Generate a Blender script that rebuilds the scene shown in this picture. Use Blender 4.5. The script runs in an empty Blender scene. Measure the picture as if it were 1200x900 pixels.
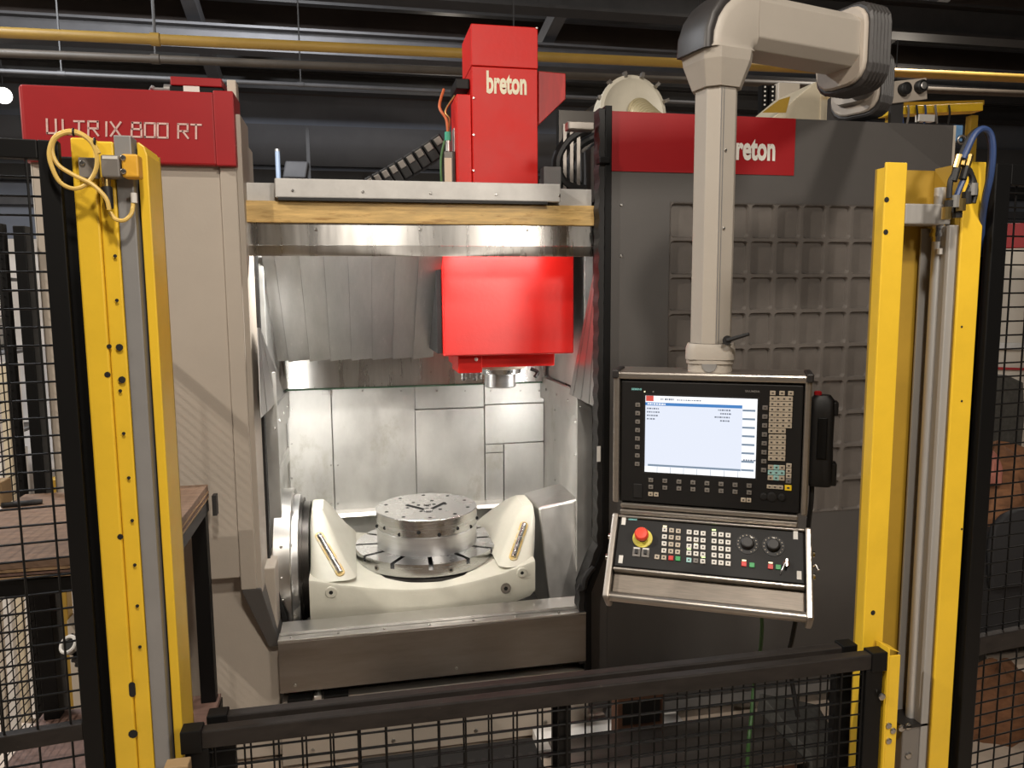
import bpy, bmesh, math, random
from mathutils import Vector, Matrix
random.seed(7)
S = bpy.context.scene
COL = S.collection

# ------------------------------------------------------------------ camera
FPX = 900.0; PITCH = math.radians(6.75); YAW = math.radians(11.6); ROLL = math.radians(0.43)
CAM = Vector((0.0, -2.8, 1.77))
_f = Vector((math.sin(YAW)*math.cos(PITCH), math.cos(YAW)*math.cos(PITCH), -math.sin(PITCH)))
_r0 = Vector((math.cos(YAW), -math.sin(YAW), 0)); _u0 = _r0.cross(_f)
_r = _r0*math.cos(ROLL) - _u0*math.sin(ROLL); _u = _r0*math.sin(ROLL) + _u0*math.cos(ROLL)
cd = bpy.data.cameras.new('camera'); cam = bpy.data.objects.new('camera', cd); COL.objects.link(cam)
cam.matrix_world = Matrix(((_r.x, _u.x, -_f.x, CAM.x), (_r.y, _u.y, -_f.y, CAM.y), (_r.z, _u.z, -_f.z, CAM.z), (0, 0, 0, 1)))
cd.sensor_width = 36; cd.lens = FPX/1200*36; cd.clip_end = 100
S.camera = cam

# ------------------------------------------------------------------ world, lights, exposure
S.view_settings.view_transform = 'Standard'; S.view_settings.look = 'None'
S.view_settings.gamma = 1; S.view_settings.use_curve_mapping = False
S.view_settings.exposure = 0.0
W = bpy.data.worlds.new('hall_dusk'); S.world = W; W.use_nodes = True
W.node_tree.nodes['Background'].inputs[0].default_value = (0.55, 0.6, 0.7, 1)
W.node_tree.nodes['Background'].inputs[1].default_value = 0.02

def area_light(name, loc, target, size, power, col=(1, .93, .84), sy=None, shape='RECTANGLE', spread=None):
    l = bpy.data.lights.new(name, 'AREA'); l.shape = shape; l.size = size; l.size_y = sy or size
    l.energy = power; l.color = col
    if spread: l.spread = spread
    o = bpy.data.objects.new(name, l); COL.objects.link(o); o.location = loc
    o.rotation_euler = (Vector(target)-Vector(loc)).to_track_quat('-Z', 'Y').to_euler()
    return o
# hall lamps: (location, aim, size, power); their housings are built further down
HALL_LAMPS = [((0.22, -3.5, 4.5), (0.5, -0.6, 0.0), 0.26, 100, (1, .91, .80)),
              ((-4.3, -2.2, 5.1), (-0.6, 0.2, 1.2), 0.06, 205, (1, .91, .80)),
              ((1.55, -4.2, 3.3), (1.2, 0.2, 1.2), 0.45, 58, (1, .91, .80)),
              ((-3.2, 1.6, 5.0), (-3.0, 4.4, 0.8), 0.5, 420, (.93, .96, 1.0)),  # this and the next two are fills added to light the background
              ((-1.0, 5.2, 5.6), (-0.8, 11.8, 2.6), 0.5, 150, (.92, .94, 1.0)),
              ((5.2, 3.2, 5.0), (4.6, 2.2, 0.0), 0.5, 160, (1, .92, .82))]
LED_TOP, LED_SIDE_FILL = 11, 2.7   # LED bars inside the machine, built with it; the side bars are added
for i, (lo, ta, sz, pw, co) in enumerate(HALL_LAMPS):
    area_light('hall_lamp_light', lo, ta, sz, pw, co)
# added point fills far down the hall that light roof and walls all round
for lo, pw in (((-6.2, 7.4, 4.3), 40), ((7.5, 7.0, 4.3), 80), ((1.5, 9.0, 5.2), 22)):
    l = bpy.data.lights.new('hall_fill_light', 'POINT'); l.energy = pw; l.color = (1, .88, .74); l.shadow_soft_size = .15
    o = bpy.data.objects.new('hall_fill_light', l); COL.objects.link(o); o.location = lo

# ------------------------------------------------------------------ pixel helpers (photo taken as 1200x900)
def ray(x, y): return _f + _r*((x-600)/FPX) - _u*((y-450)/FPX)
def onY(x, y, Y): d = ray(x, y); return CAM + d*((Y-CAM.y)/d.y)
def onZ(x, y, Z): d = ray(x, y); return CAM + d*((Z-CAM.z)/d.z)
def onX(x, y, X): d = ray(x, y); return CAM + d*((X-CAM.x)/d.x)
def onP(x, y, p, n): d = ray(x, y); return CAM + d*((Vector(p)-CAM).dot(n)/d.dot(n))

# ------------------------------------------------------------------ materials
MATS = {}
def mat(name, col, rough=.5, metal=0.0, var=.0, vscale=6, stretch=(1, 1, 1), rvar=0.0, bump=0.0, bscale=60, emit=None, aniso=0, spec=.5, dirt=None, coat=0, tr=0, alpha=None):
    m = bpy.data.materials.new(name); m.use_nodes = True; nt = m.node_tree; N = nt.nodes; L = nt.links
    b = N['Principled BSDF']
    b.inputs['Base Color'].default_value = (*col, 1); b.inputs['Roughness'].default_value = rough
    b.inputs['Metallic'].default_value = metal; b.inputs['Specular IOR Level'].default_value = spec
    if aniso:
        b.inputs['Anisotropic'].default_value = aniso; b.inputs['Anisotropic Rotation'].default_value = .25
        tg = N.new('ShaderNodeTangent'); tg.direction_type = 'RADIAL'; tg.axis = 'Z'; L.new(tg.outputs[0], b.inputs['Tangent'])
    if coat: b.inputs['Coat Weight'].default_value = coat; b.inputs['Coat Roughness'].default_value = .15
    if tr: b.inputs['Transmission Weight'].default_value = tr
    if emit:
        b.inputs['Emission Color'].default_value = (*emit[0], 1); b.inputs['Emission Strength'].default_value = emit[1]
    if var or rvar or bump or dirt:
        tc = N.new('ShaderNodeNewGeometry'); mp = N.new('ShaderNodeMapping'); mp.inputs['Scale'].default_value = stretch
        L.new(tc.outputs['Position'], mp.inputs['Vector'])
        nz = N.new('ShaderNodeTexNoise'); nz.inputs['Scale'].default_value = vscale; nz.inputs['Detail'].default_value = 6; nz.inputs['Roughness'].default_value = .65
        L.new(mp.outputs[0], nz.inputs['Vector'])
        colout = None
        if var:
            mx = N.new('ShaderNodeMix'); mx.data_type = 'RGBA'
            mr = N.new('ShaderNodeMapRange'); mr.inputs[1].default_value = .3; mr.inputs[2].default_value = .7
            L.new(nz.outputs['Fac'], mr.inputs[0]); L.new(mr.outputs[0], mx.inputs[0])
            mx.inputs[6].default_value = (*[c*(1-var) for c in col], 1); mx.inputs[7].default_value = (*[min(1, c*(1+var)) for c in col], 1)
            colout = mx.outputs[2]
        if dirt:
            n2 = N.new('ShaderNodeTexNoise'); n2.inputs['Scale'].default_value = dirt[2]; n2.inputs['Detail'].default_value = 8; n2.inputs['Roughness'].default_value = .7
            L.new(mp.outputs[0], n2.inputs['Vector'])
            m2 = N.new('ShaderNodeMapRange'); m2.inputs[1].default_value = dirt[1]; m2.inputs[2].default_value = dirt[1]+.12
            L.new(n2.outputs['Fac'], m2.inputs[0])
            mx2 = N.new('ShaderNodeMix'); mx2.data_type = 'RGBA'; L.new(m2.outputs[0], mx2.inputs[0])
            if colout: L.new(colout, mx2.inputs[6])
            else: mx2.inputs[6].default_value = (*col, 1)
            mx2.inputs[7].default_value = (*dirt[0], 1); colout = mx2.outputs[2]
        if colout: L.new(colout, b.inputs['Base Color'])
        if rvar:
            m3 = N.new('ShaderNodeMapRange'); m3.inputs[1].default_value = .3; m3.inputs[2].default_value = .7
            m3.inputs[3].default_value = max(.03, rough-rvar); m3.inputs[4].default_value = min(1, rough+rvar)
            L.new(nz.outputs['Fac'], m3.inputs[0]); L.new(m3.outputs[0], b.inputs['Roughness'])
        if bump:
            n4 = N.new('ShaderNodeTexNoise'); n4.inputs['Scale'].default_value = bscale; n4.inputs['Detail'].default_value = 4
            L.new(mp.outputs[0], n4.inputs['Vector'])
            bp = N.new('ShaderNodeBump'); bp.inputs['Strength'].default_value = bump; bp.inputs['Distance'].default_value = .01
            L.new(n4.outputs['Fac'], bp.inputs['Height']); L.new(bp.outputs[0], b.inputs['Normal'])
    MATS[name] = m
    return m
beige = mat('beige_paint', (.40, .35, .295), .5, var=.05, vscale=2.5, bump=.05, bscale=90)
beige_lt = mat('beige_bright', (.50, .45, .38), .45, var=.05, vscale=3)
red = mat('red_paint', (.31, .008, .011), .45, var=.08, vscale=3, spec=.4)
redbright = mat('red_gloss', (.60, .013, .009), .45, var=.07, vscale=5, rvar=.05, bump=.04, bscale=60, spec=.3)
redhead = mat('red_gloss_head', (.55, .012, .009), .34, var=.07, vscale=5, rvar=.05, bump=.04, bscale=60, aniso=.85, spec=.8)
redside = mat('red_weathered', (.42, .012, .010), .45, var=.2, vscale=9, stretch=(3, 3, .6))
dkgrey = mat('dark_grey_paint', (.082, .076, .072), .5, var=.06, vscale=2.5, bump=.05, bscale=120)
pocketm = mat('pocket_grey', (.125, .110, .098), .5, var=.12, vscale=7, bump=.06, bscale=80)
white_p = mat('white_vinyl', (.80, .77, .70), .5)
cream_vinyl = mat('cream_vinyl', (.80, .74, .55), .5, var=.12, vscale=40)
outline_p = mat('pale_red_stroke', (.62, .42, .38), .5, var=.15, vscale=50)
steel = mat('brushed_stainless', (.60, .59, .57), .29, 1, var=.12, vscale=3, stretch=(8, 8, .7), rvar=.04, aniso=.93)
steel_wall = mat('stained_stainless', (.60, .595, .57), .52, .9, var=.18, vscale=2.2, stretch=(1.6, 1.6, 1), rvar=.12, dirt=((.50, .49, .44), .56, 3.2))
steel_slat = mat('scratched_slat_steel', (.44, .43, .42), .36, 1, var=.10, vscale=3, stretch=(6, 2, .6), rvar=.04, dirt=((.60, .59, .57), .63, 6))
steel_dk = mat('dark_steel_plate', (.30, .275, .25), .42, 1, var=.18, vscale=3, stretch=(.8, 4, 5), rvar=.1)
machined = mat('machined_steel', (.52, .52, .52), .26, 1, var=.10, vscale=4, stretch=(1, 1, 14), rvar=.06)
machined_lt = mat('machined_aluminium', (.66, .66, .66), .38, 1, var=.08, vscale=5, stretch=(1, 1, 12), rvar=.06)
dark_ring = mat('oily_dark_steel', (.07, .065, .06), .35, .9)
casting = mat('cream_casting_paint', (.59, .575, .49), .38, var=.06, vscale=6, dirt=((.52, .36, .12), .67, 9), bump=.06, bscale=40)
castyel = mat('yellowed_paint', (.62, .45, .16), .45, var=.2, vscale=20, dirt=((.64, .62, .5), .52, 14))
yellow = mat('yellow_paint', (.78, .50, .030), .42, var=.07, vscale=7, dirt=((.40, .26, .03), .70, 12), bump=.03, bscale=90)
yellow_in = mat('yellow_paint_shaded', (.36, .22, .022), .5, var=.12, vscale=5)  # darker yellow with the shade inside the gate posts put into it
blackm = mat('black_powder_coat', (.0035, .0034, .0034), .5, spec=.22)
blackrail = mat('worn_black_rail', (.017, .014, .0125), .5, var=.4, vscale=14, stretch=(1, 3, 3), dirt=((.10, .075, .06), .66, 30), spec=.3)
rubber = mat('black_rubber', (.008, .0075, .0075), .55, var=.2, vscale=30)
rubber_gr = mat('grey_black_boot', (.032, .029, .028), .45, var=.15, vscale=25)
alu = mat('anodised_aluminium', (.50, .49, .47), .38, .85, var=.06, vscale=6, stretch=(6, 6, .5))
alu_matte = mat('matt_aluminium', (.36, .35, .335), .5, .25, var=.06, vscale=6, stretch=(6, 6, .5)); rod_m = mat('ground_rod', (.55, .54, .52), .35, .5)
steel_pl = mat('plain_stainless', (.60, .59, .57), .36, 1, var=.10, vscale=3, stretch=(3, 3, 1), rvar=.06)
alu_grey = mat('grey_aluminium_strip', (.27, .265, .26), .5, .35, var=.08, vscale=8)
alu_br = mat('bright_aluminium', (.47, .43, .385), .33, .9, var=.06, vscale=9, stretch=(.6, .6, 8))
chrome = mat('bright_steel', (.72, .70, .67), .2, 1)
armpaint = mat('arm_beige_grey', (.37, .335, .29), .48, var=.04, vscale=4, bump=.04, bscale=110)
panelblk = mat('panel_black', (.0085, .0078, .0075), .55, spec=.3, var=.08, vscale=30)
panelgrey = mat('panel_charcoal', (.018, .016, .0155), .5)
key_dk = mat('key_grey', (.16, .145, .13), .5, var=.1, vscale=80)
key_lt = mat('key_cream', (.44, .375, .29), .5, var=.08, vscale=80)
key_wh = mat('key_white', (.64, .61, .56), .5)
key_red = mat('key_red', (.55, .03, .025), .45); key_grn = mat('key_green', (.03, .28, .08), .45)
key_yel = mat('key_yellow', (.85, .58, .02), .45); key_cyan = mat('key_cyan', (.30, .52, .50), .5)
legend = mat('key_legend', (.05, .045, .04), .6)
led_g = mat('led_green', (.5, .7, .3), .4, emit=((.65, 1, .35), 1.3)); led_w = mat('led_warm', (.8, .75, .5), .4, emit=((1, .9, .5), 1.0))
estop_red = mat('estop_red', (.75, .06, .03), .35); estop_yel = mat('estop_yellow', (.72, .62, .08), .45)
teal = mat('teal_print', (.25, .62, .62), .5); silverprint = mat('silver_print', (.22, .21, .20), .4)
scr = mat('screen_white', (.02, .02, .02), .25, emit=((.80, .85, .97), 1.0))
scr_lt = mat('screen_bright_white', (.02, .02, .02), .25, emit=((.97, .98, 1), 1.12))
scr_blue = mat('screen_blue', (.02, .02, .02), .25, emit=((.055, .22, .55), 1))
scr_gry = mat('screen_greyblue', (.02, .02, .02), .25, emit=((.20, .27, .36), 1))
scr_red = mat('screen_red', (.02, .02, .02), .25, emit=((.68, .08, .06), 1)); scr_txt = mat('screen_text', (.02, .02, .02), .3, emit=((.20, .23, .30), .8))
ply = mat('plywood_top', (.185, .115, .075), .6, var=.28, vscale=7, stretch=(1.2, 9, 9), bump=.15, bscale=40)
plyedge = mat('plywood_edge', (.30, .19, .10), .65, var=.35, vscale=12, stretch=(1, 1, 22))
oldwood = mat('stained_shelf_board', (.13, .075, .058), .6, var=.35, vscale=8, stretch=(1, 6, 6), dirt=((.08, .05, .045), .6, 5))
woodbeam = mat('yellowed_beam', (.60, .40, .15), .45, var=.35, vscale=5, stretch=(1, 4, 9), dirt=((.36, .20, .055), .53, 8), rvar=.1)
greystrip = mat('pale_grey_strip', (.55, .54, .52), .45, .2, var=.12, vscale=9, dirt=((.25, .24, .23), .68, 25))
concrete = mat('speckled_concrete', (.50, .41, .33), .75, var=.12, vscale=4, dirt=((.30, .21, .15), .60, 45), bump=.2, bscale=80)
hallwall = mat('hall_wall_grey_blue', (.20, .215, .25), .8, var=.1, vscale=1.5)
hallband = mat('hall_band_grey', (.13, .13, .135), .8, var=.1, vscale=2)
roofm = mat('dark_roof_boards', (.055, .042, .036), .8, var=.3, vscale=2, stretch=(.4, 6, 1))
beamm = mat('dark_beam_steel', (.030, .028, .027), .6, var=.2, vscale=5)
beam_gr = mat('grey_beam_steel', (.085, .083, .085), .55, var=.15, vscale=5)
pipe_y = mat('ochre_pipe_paint', (.34, .21, .04), .5, var=.15, vscale=3); pipe_b = mat('brown_pipe', (.060, .048, .036), .6, var=.2, vscale=6)
orange_w = mat('orange_wire', (.55, .14, .05), .5); green_w = mat('green_cable', (.05, .14, .04), .5); tealpl = mat('teal_connector', (.04, .32, .20), .5)
blue_h = mat('blue_hose', (.025, .05, .14), .4); cable_y = mat('yellow_cable', (.66, .45, .12), .45, var=.05, vscale=20)
grey_sw = mat('grey_plastic', (.17, .155, .14), .5); label_o = mat('orange_label', (.72, .38, .03), .5); whitish = mat('white_label', (.66, .64, .60), .6)
white_wall = mat('white_sheet', (.72, .70, .68), .6, var=.06, vscale=4); brass = mat('brass', (.62, .45, .18), .3, 1)
brown_cl = mat('brown_cloth', (.17, .075, .032), .85, var=.35, vscale=18, stretch=(1, 1, 2.5)); pink_cl = mat('pink_cloth', (.32, .12, .09), .85, var=.2, vscale=20)
dk_cloth = mat('dark_upholstery', (.018, .018, .02), .8); dk_cloth2 = mat('charcoal_fabric', (.06, .058, .052), .9, var=.3, vscale=40)
cream_m = mat('cream_machine_paint', (.58, .51, .38), .5, var=.1, vscale=5, dirt=((.42, .27, .10), .60, 8)); duct_w = mat('duct_cream', (.60, .56, .46), .45, var=.08, vscale=7, dirt=((.25, .22, .18), .68, 18))
duct_in = mat('duct_spiral_hose', (.42, .36, .22), .45, .2); cardboard = mat('cardboard', (.30, .20, .10), .8, var=.1, vscale=12)
rust = mat('rusty_brown', (.10, .045, .025), .8, var=.5, vscale=12); tagblue = mat('blue_tag', (.03, .10, .45), .5)
screwm = mat('screw_steel', (.45, .44, .42), .3, 1); darkhole = mat('dark_hole', (.008, .008, .008), .8)
lampglow = mat('lamp_glass', (.9, .9, .9), .4, emit=((1, .95, .86), 14)); lamp_led = mat('machine_lamp_glass', (.9, .9, .9), .4, emit=((1, .98, .93), 6))

# ------------------------------------------------------------------ mesh builder
class MB:
    def __init__(s): s.v = []; s.f = []; s.sm = []
    def add(s, vs, fs, smooth=False):
        n = len(s.v); s.v += [Vector(p) for p in vs]; s.f += [tuple(n+i for i in f) for f in fs]; s.sm += [smooth]*len(fs); return s
    def box(s, x0, x1, y0, y1, z0, z1):
        return s.hexa([(x0, y0, z0), (x1, y0, z0), (x1, y1, z0), (x0, y1, z0)], [(x0, y0, z1), (x1, y0, z1), (x1, y1, z1), (x0, y1, z1)])
    def hexa(s, b, t):
        return s.add(list(b)+list(t), [(3, 2, 1, 0), (4, 5, 6, 7), (0, 1, 5, 4), (1, 2, 6, 5), (2, 3, 7, 6), (3, 0, 4, 7)])
    def obox(s, c, ex, ey, ez, hx, hy, hz):
        c = Vector(c); g = lambda a, b_, d: c+ex*(a*hx)+ey*(b_*hy)+ez*(d*hz)
        return s.hexa([g(-1, -1, -1), g(1, -1, -1), g(1, 1, -1), g(-1, 1, -1)], [g(-1, -1, 1), g(1, -1, 1), g(1, 1, 1), g(-1, 1, 1)])
    def bar(s, p0, p1, w, h, up=(0, 0, 1)):
        p0 = Vector(p0); p1 = Vector(p1); d = (p1-p0).normalized(); u = Vector(up); sd = d.cross(u)
        if sd.length < 1e-4: sd = d.cross(Vector((0, 1, 0)))
        sd.normalize(); u = sd.cross(d)
        return s.obox((p0+p1)/2, d, sd, u, (p1-p0).length/2, w/2, h/2)
    def prism(s, poly, vec):
        n = len(poly); poly = [Vector(p) for p in poly]; vec = Vector(vec)
        return s.add(poly+[p+vec for p in poly], [tuple(range(n-1, -1, -1)), tuple(range(n, 2*n))]+[(i, (i+1) % n, n+(i+1) % n, n+i) for i in range(n)])
    def loft(s, secs, cap=True, smooth=True, close=True):
        n = len(secs[0]); vs = [p for q in secs for p in q]; fs = []
        for k in range(len(secs)-1):
            for i in range(n if close else n-1):
                j = (i+1) % n; fs.append((k*n+i, k*n+j, (k+1)*n+j, (k+1)*n+i))
        s.add(vs, fs, smooth)
        if cap: s.add(secs[0], [tuple(range(n-1, -1, -1))]); s.add(secs[-1], [tuple(range(n))])
        return s
    def lathe(s, p, ax, prof, seg=32, smooth=True, a0=0, a1=2*math.pi, cap=True):
        """prof: list of (distance along axis, radius)"""
        p = Vector(p); ax = Vector(ax).normalized(); t = ax.orthogonal().normalized()
        if abs(ax.z) > .99: t = Vector((1, 0, 0))
        b = ax.cross(t); secs = []
        for d, r in prof: secs.append([p+ax*d+(t*math.cos(2*math.pi*i/seg)+b*math.sin(2*math.pi*i/seg))*r for i in range(seg)])
        return s.loft(secs, cap, smooth)
    def cyl(s, p0, p1, r, seg=16, r1=None, smooth=True):
        p0 = Vector(p0); d = Vector(p1)-p0
        return s.lathe(p0, d, [(0, r), (d.length, r if r1 is None else r1)], seg, smooth)
    def tube(s, pts, r, seg=8, samples=6, smooth=True):
        pts = [Vector(p) for p in pts]
        if len(pts) > 2 and samples > 1:
            q = []; n = len(pts)
            for i in range(n-1):
                a = pts[max(0, i-1)]; b = pts[i]; c = pts[i+1]; d = pts[min(n-1, i+2)]
                for k in range(samples):
                    t = k/samples
                    q.append(.5*((2*b)+(c-a)*t+(2*a-5*b+4*c-d)*t*t+(3*b-a-3*c+d)*t**3))
            q.append(pts[-1]); pts = q
        secs = []; u = None
        for i, p in enumerate(pts):
            d = (pts[min(i+1, len(pts)-1)]-pts[max(i-1, 0)]).normalized()
            if u is None: u = d.orthogonal().normalized()
            u = (u-d*u.dot(d)).normalized(); w = d.cross(u)
            secs.append([p+(u*math.cos(2*math.pi*k/seg)+w*math.sin(2*math.pi*k/seg))*r for k in range(seg)])
        return s.loft(secs, True, smooth)
    def wire(s, p0, p1, r):
        return s.tube([p0, p1], r, 5, 1)
    def ring(s, p, ax, r, tr, seg=40, ts=10):
        p = Vector(p); ax = Vector(ax).normalized(); t = ax.orthogonal().normalized(); b = ax.cross(t)
        secs = []
        for i in range(seg+1):
            a = 2*math.pi*i/seg; d = t*math.cos(a)+b*math.sin(a)
            secs.append([p+d*(r+tr*math.cos(2*math.pi*k/ts))+ax*(tr*math.sin(2*math.pi*k/ts)) for k in range(ts)])
        return s.loft(secs, False, True)
    def build(s, name, m, parent=None, bevel=0, seg=2, stuff=False):
        me = bpy.data.meshes.new(name)
        lo = Vector((min(p.x for p in s.v), min(p.y for p in s.v), min(p.z for p in s.v)))
        hi = Vector((max(p.x for p in s.v), max(p.y for p in s.v), max(p.z for p in s.v)))
        o_w = (lo+hi)/2; o_w.z = lo.z
        me.from_pydata([p-o_w for p in s.v], [], s.f); me.update()
        for i, sm in enumerate(s.sm): me.polygons[i].use_smooth = sm
        bm = bmesh.new(); bm.from_mesh(me); bmesh.ops.recalc_face_normals(bm, faces=bm.faces); bm.to_mesh(me); bm.free()
        if any(s.sm): me.set_sharp_from_angle(angle=math.radians(33))
        me.materials.append(m)
        o = bpy.data.objects.new(name, me); COL.objects.link(o)
        put(o, o_w, parent)
        if bevel:
            md = o.modifiers.new('bevel', 'BEVEL'); md.width = bevel; md.segments = seg; md.limit_method = 'ANGLE'; md.angle_limit = math.radians(40)
        if stuff: o['kind'] = 'stuff'
        return o
WPOS = {}
def put(o, w, parent):
    WPOS[o.name] = Vector(w)
    if parent: o.parent = parent; o.location = Vector(w)-WPOS[parent.name]
    else: o.location = w
def tag(o, label, cat=None, group=None, kind=None):
    o['label'] = label
    if cat: o['category'] = cat
    if group: o['group'] = group
    if kind: o['kind'] = kind
    return o
def thing(name, label, cat, loc, group=None):
    o = bpy.data.objects.new(name, None); COL.objects.link(o); o.empty_display_size = .1; put(o, Vector(loc), None)
    return tag(o, label, cat, group)
def clone(o, w, parent=None):
    c = o.copy(); COL.objects.link(c); c.parent = None; put(c, w, parent or o.parent); return c
def struct(o): o['kind'] = 'structure'; return o
def B(x0, x1, y0, y1, z0, z1): return MB().box(x0, x1, y0, y1, z0, z1)
def rrect(w, h, r, n=4):
    out = []
    for cx, cy, a in ((w/2-r, h/2-r, 0), (-w/2+r, h/2-r, 90), (-w/2+r, -h/2+r, 180), (w/2-r, -h/2+r, 270)):
        for i in range(n+1):
            t = math.radians(a+90*i/n); out.append((cx+r*math.cos(t), cy+r*math.sin(t)))
    return out
def sec(c, ex, ey, pts): return [Vector(c)+ex*a+ey*b for a, b in pts]
X_ = Vector((1, 0, 0)); Y_ = Vector((0, 1, 0)); Z_ = Vector((0, 0, 1))
def text(name, s, w, h, org, ex, ey, m, parent, depth=.0012, bold=0, center=True):
    """flat lettering of total width w and height h; org = centre (or left end) on the surface"""
    cu = bpy.data.curves.new(name, 'FONT'); cu.body = s; cu.size = 1; cu.offset = bold; cu.resolution_u = 3
    t = bpy.data.objects.new(name, cu); COL.objects.link(t)
    bpy.context.view_layer.update()
    me = bpy.data.meshes.new_from_object(t.evaluated_get(bpy.context.evaluated_depsgraph_get()))
    bpy.data.objects.remove(t); bpy.data.curves.remove(cu)
    vs = [v.co.copy() for v in me.vertices]
    x0 = min(v.x for v in vs); x1 = max(v.x for v in vs); y0 = min(v.y for v in vs); y1 = max(v.y for v in vs)
    n = ex.cross(ey); mb = MB()
    vs2 = [org+ex*((v.x-x0)/(x1-x0)*w-(w/2 if center else 0))+ey*((v.y-y0)/(y1-y0)*h-h/2)+n*depth for v in vs]
    mb.add(vs2, [tuple(p.vertices) for p in me.polygons]); bpy.data.meshes.remove(me)
    return mb.build(name, m, parent)
def screws(pts, ax, r, parent, name='screw', m=None, length=.004):
    """bolt heads that share one mesh"""
    first = None
    for p in pts:
        p = Vector(p)
        if first is None:
            mb = MB(); mb.lathe(p, ax, [(0, r), (length*.7, r), (length, r*.7)], 8)
            first = mb.build(name, m or screwm, parent); off = WPOS[first.name]-p
        else: clone(first, p+off)

# ================================================================== THE SETTING
struct(B(-16, 16, -9, 13, -.2, 0).build('floor', concrete))
struct(B(-16, 16, 11.8, 12, 0, 7).build('wall_back', hallwall))
struct(B(-16.2, -16, -9, 13, 0, 7).build('wall_left', hallwall))
struct(B(16, 16.2, -9, 13, 0, 7).build('wall_right', hallwall))
struct(B(-16, 16, -9.2, -9, 0, 7).build('wall_front', hallwall))
struct(B(-16, 16, -9, 13, 6.6, 6.8).build('ceiling', roofm))
# roof beams across the hall and rafters between them
n = 0
for Y, Z, h, m in ((2.2, 4.15, .30, beamm), (5.0, 4.55, .34, beamm), (7.6, 4.75, .30, beam_gr), (10.4, 5.0, .3, beamm)):
    n += 1
    mb = MB(); mb.box(-16, 16, Y-.12, Y+.12, Z+h-.03, Z+h); mb.box(-16, 16, Y-.12, Y+.12, Z, Z+.03); mb.box(-16, 16, Y-.012, Y+.012, Z+.03, Z+h-.03)
    struct(mb.build('trim_%d' % n, m))
for X in (-6.2, -1.9, 2.6, 7.4):
    n += 1
    mb = MB(); mb.bar((X, 11.8, 4.4), (X+.2, 3.0, 6.2), .16, .2)
    struct(mb.build('trim_%d' % n, beam_gr))
for k in range(9):   # purlins under the roof boards
    n += 1; struct(B(-16, 16, 2.6+k*1.02, 2.72+k*1.02, 5.9-.12*abs(k-1), 6.6).build('trim_%d' % n, beamm if k % 2 else roofm))
n += 1; struct(B(-16, 16, 11.70, 11.8, 4.05, 4.75).build('trim_%d' % n, hallband))
n += 1; struct(B(-16, 16, 11.55, 11.8, 3.70, 3.95).build('trim_%d' % n, beamm))
n += 1; struct(B(-16, 16, 11.6, 11.8, 3.30, 3.44).build('trim_%d' % n, beam_gr))

def pipe(name, pa, pb, Y, r, m, label, group=None):
    a = onY(*pa, Y); b = onY(*pb, Y); d = (b-a)
    t = thing(name, label, 'pipe', (a+b)/2, group)
    MB().cyl(a-d*.35, b+d*.6, r, 12).build('pipe_run', m, t)
    for k in range(3):
        p = a+d*(k/2+.12)
        MB().cyl(p-d.normalized()*.03, p+d.normalized()*.03, r*1.22, 12).build('pipe_coupling', m, t)
        MB().bar(p+Vector((0, 0, r)), p+Vector((0, 0, 1.2 if Z_ else 1)), .012, .012, (0, 1, 0)).build('hanger_rod', beamm, t)
    return t
pipe('gas_pipe', (0, 38), (1200, 92), 3.2, .036, pipe_y, 'ochre yellow pipe hanging below the dark roof beams')
pipe('brown_pipe', (0, 62), (1200, 110), 3.6, .03, pipe_b, 'brown pipe running just below the ochre yellow pipe')
pipe('conduit', (0, 83), (545, 108), 4.6, .018, beam_gr, 'thin grey conduit under the roof behind the red sign')

# lamps of the hall; those beyond the machine are added fill
for i, (lo, ta, sz, pw, co) in enumerate(HALL_LAMPS):
    lo = Vector(lo); ax = (Vector(ta)-lo).normalized()
    t = thing('hall_lamp', 'round hall floodlight hung above the machine' if i < 3 else 'round fill floodlight added beyond the machine', 'lamp', lo, 'hall floodlights in front' if i < 3 else 'added fill floodlights beyond')
    MB().lathe(lo-ax*.02, -ax, [(0, sz*.78), (.05, sz*.8), (.14, sz*.5), (.24, .05)], 24).build('lamp_housing', beamm, t)
    MB().wire(lo-ax*.2, Vector((lo.x, lo.y, 6.6)), .006).build('lamp_hanger', beamm, t)
t = thing('far_lamp', 'small glowing round lamp far back under the roof', 'lamp', onY(4, 112, 10.0))
p = onY(4, 112, 10.0); ax = (CAM-p).normalized()
MB().lathe(p, ax, [(0, .05), (.03, .11), (.035, .11)], 20).build('lamp_lens', lampglow, t)
MB().lathe(p-ax*.01, -ax, [(0, .12), (.1, .08), (.12, .03)], 20).build('lamp_housing', beamm, t)
MB().wire(p-ax*.1, p-ax*.1+Vector((0, 0, 1.5)), .01).build('lamp_hanger', beamm, t)

# ================================================================== MACHINING CENTRE
M = thing('machining_center', 'large enclosed machining centre with beige column, dark grey panel and red signs', 'machine', (.7, .6, 0))
TOP = 2.435
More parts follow.
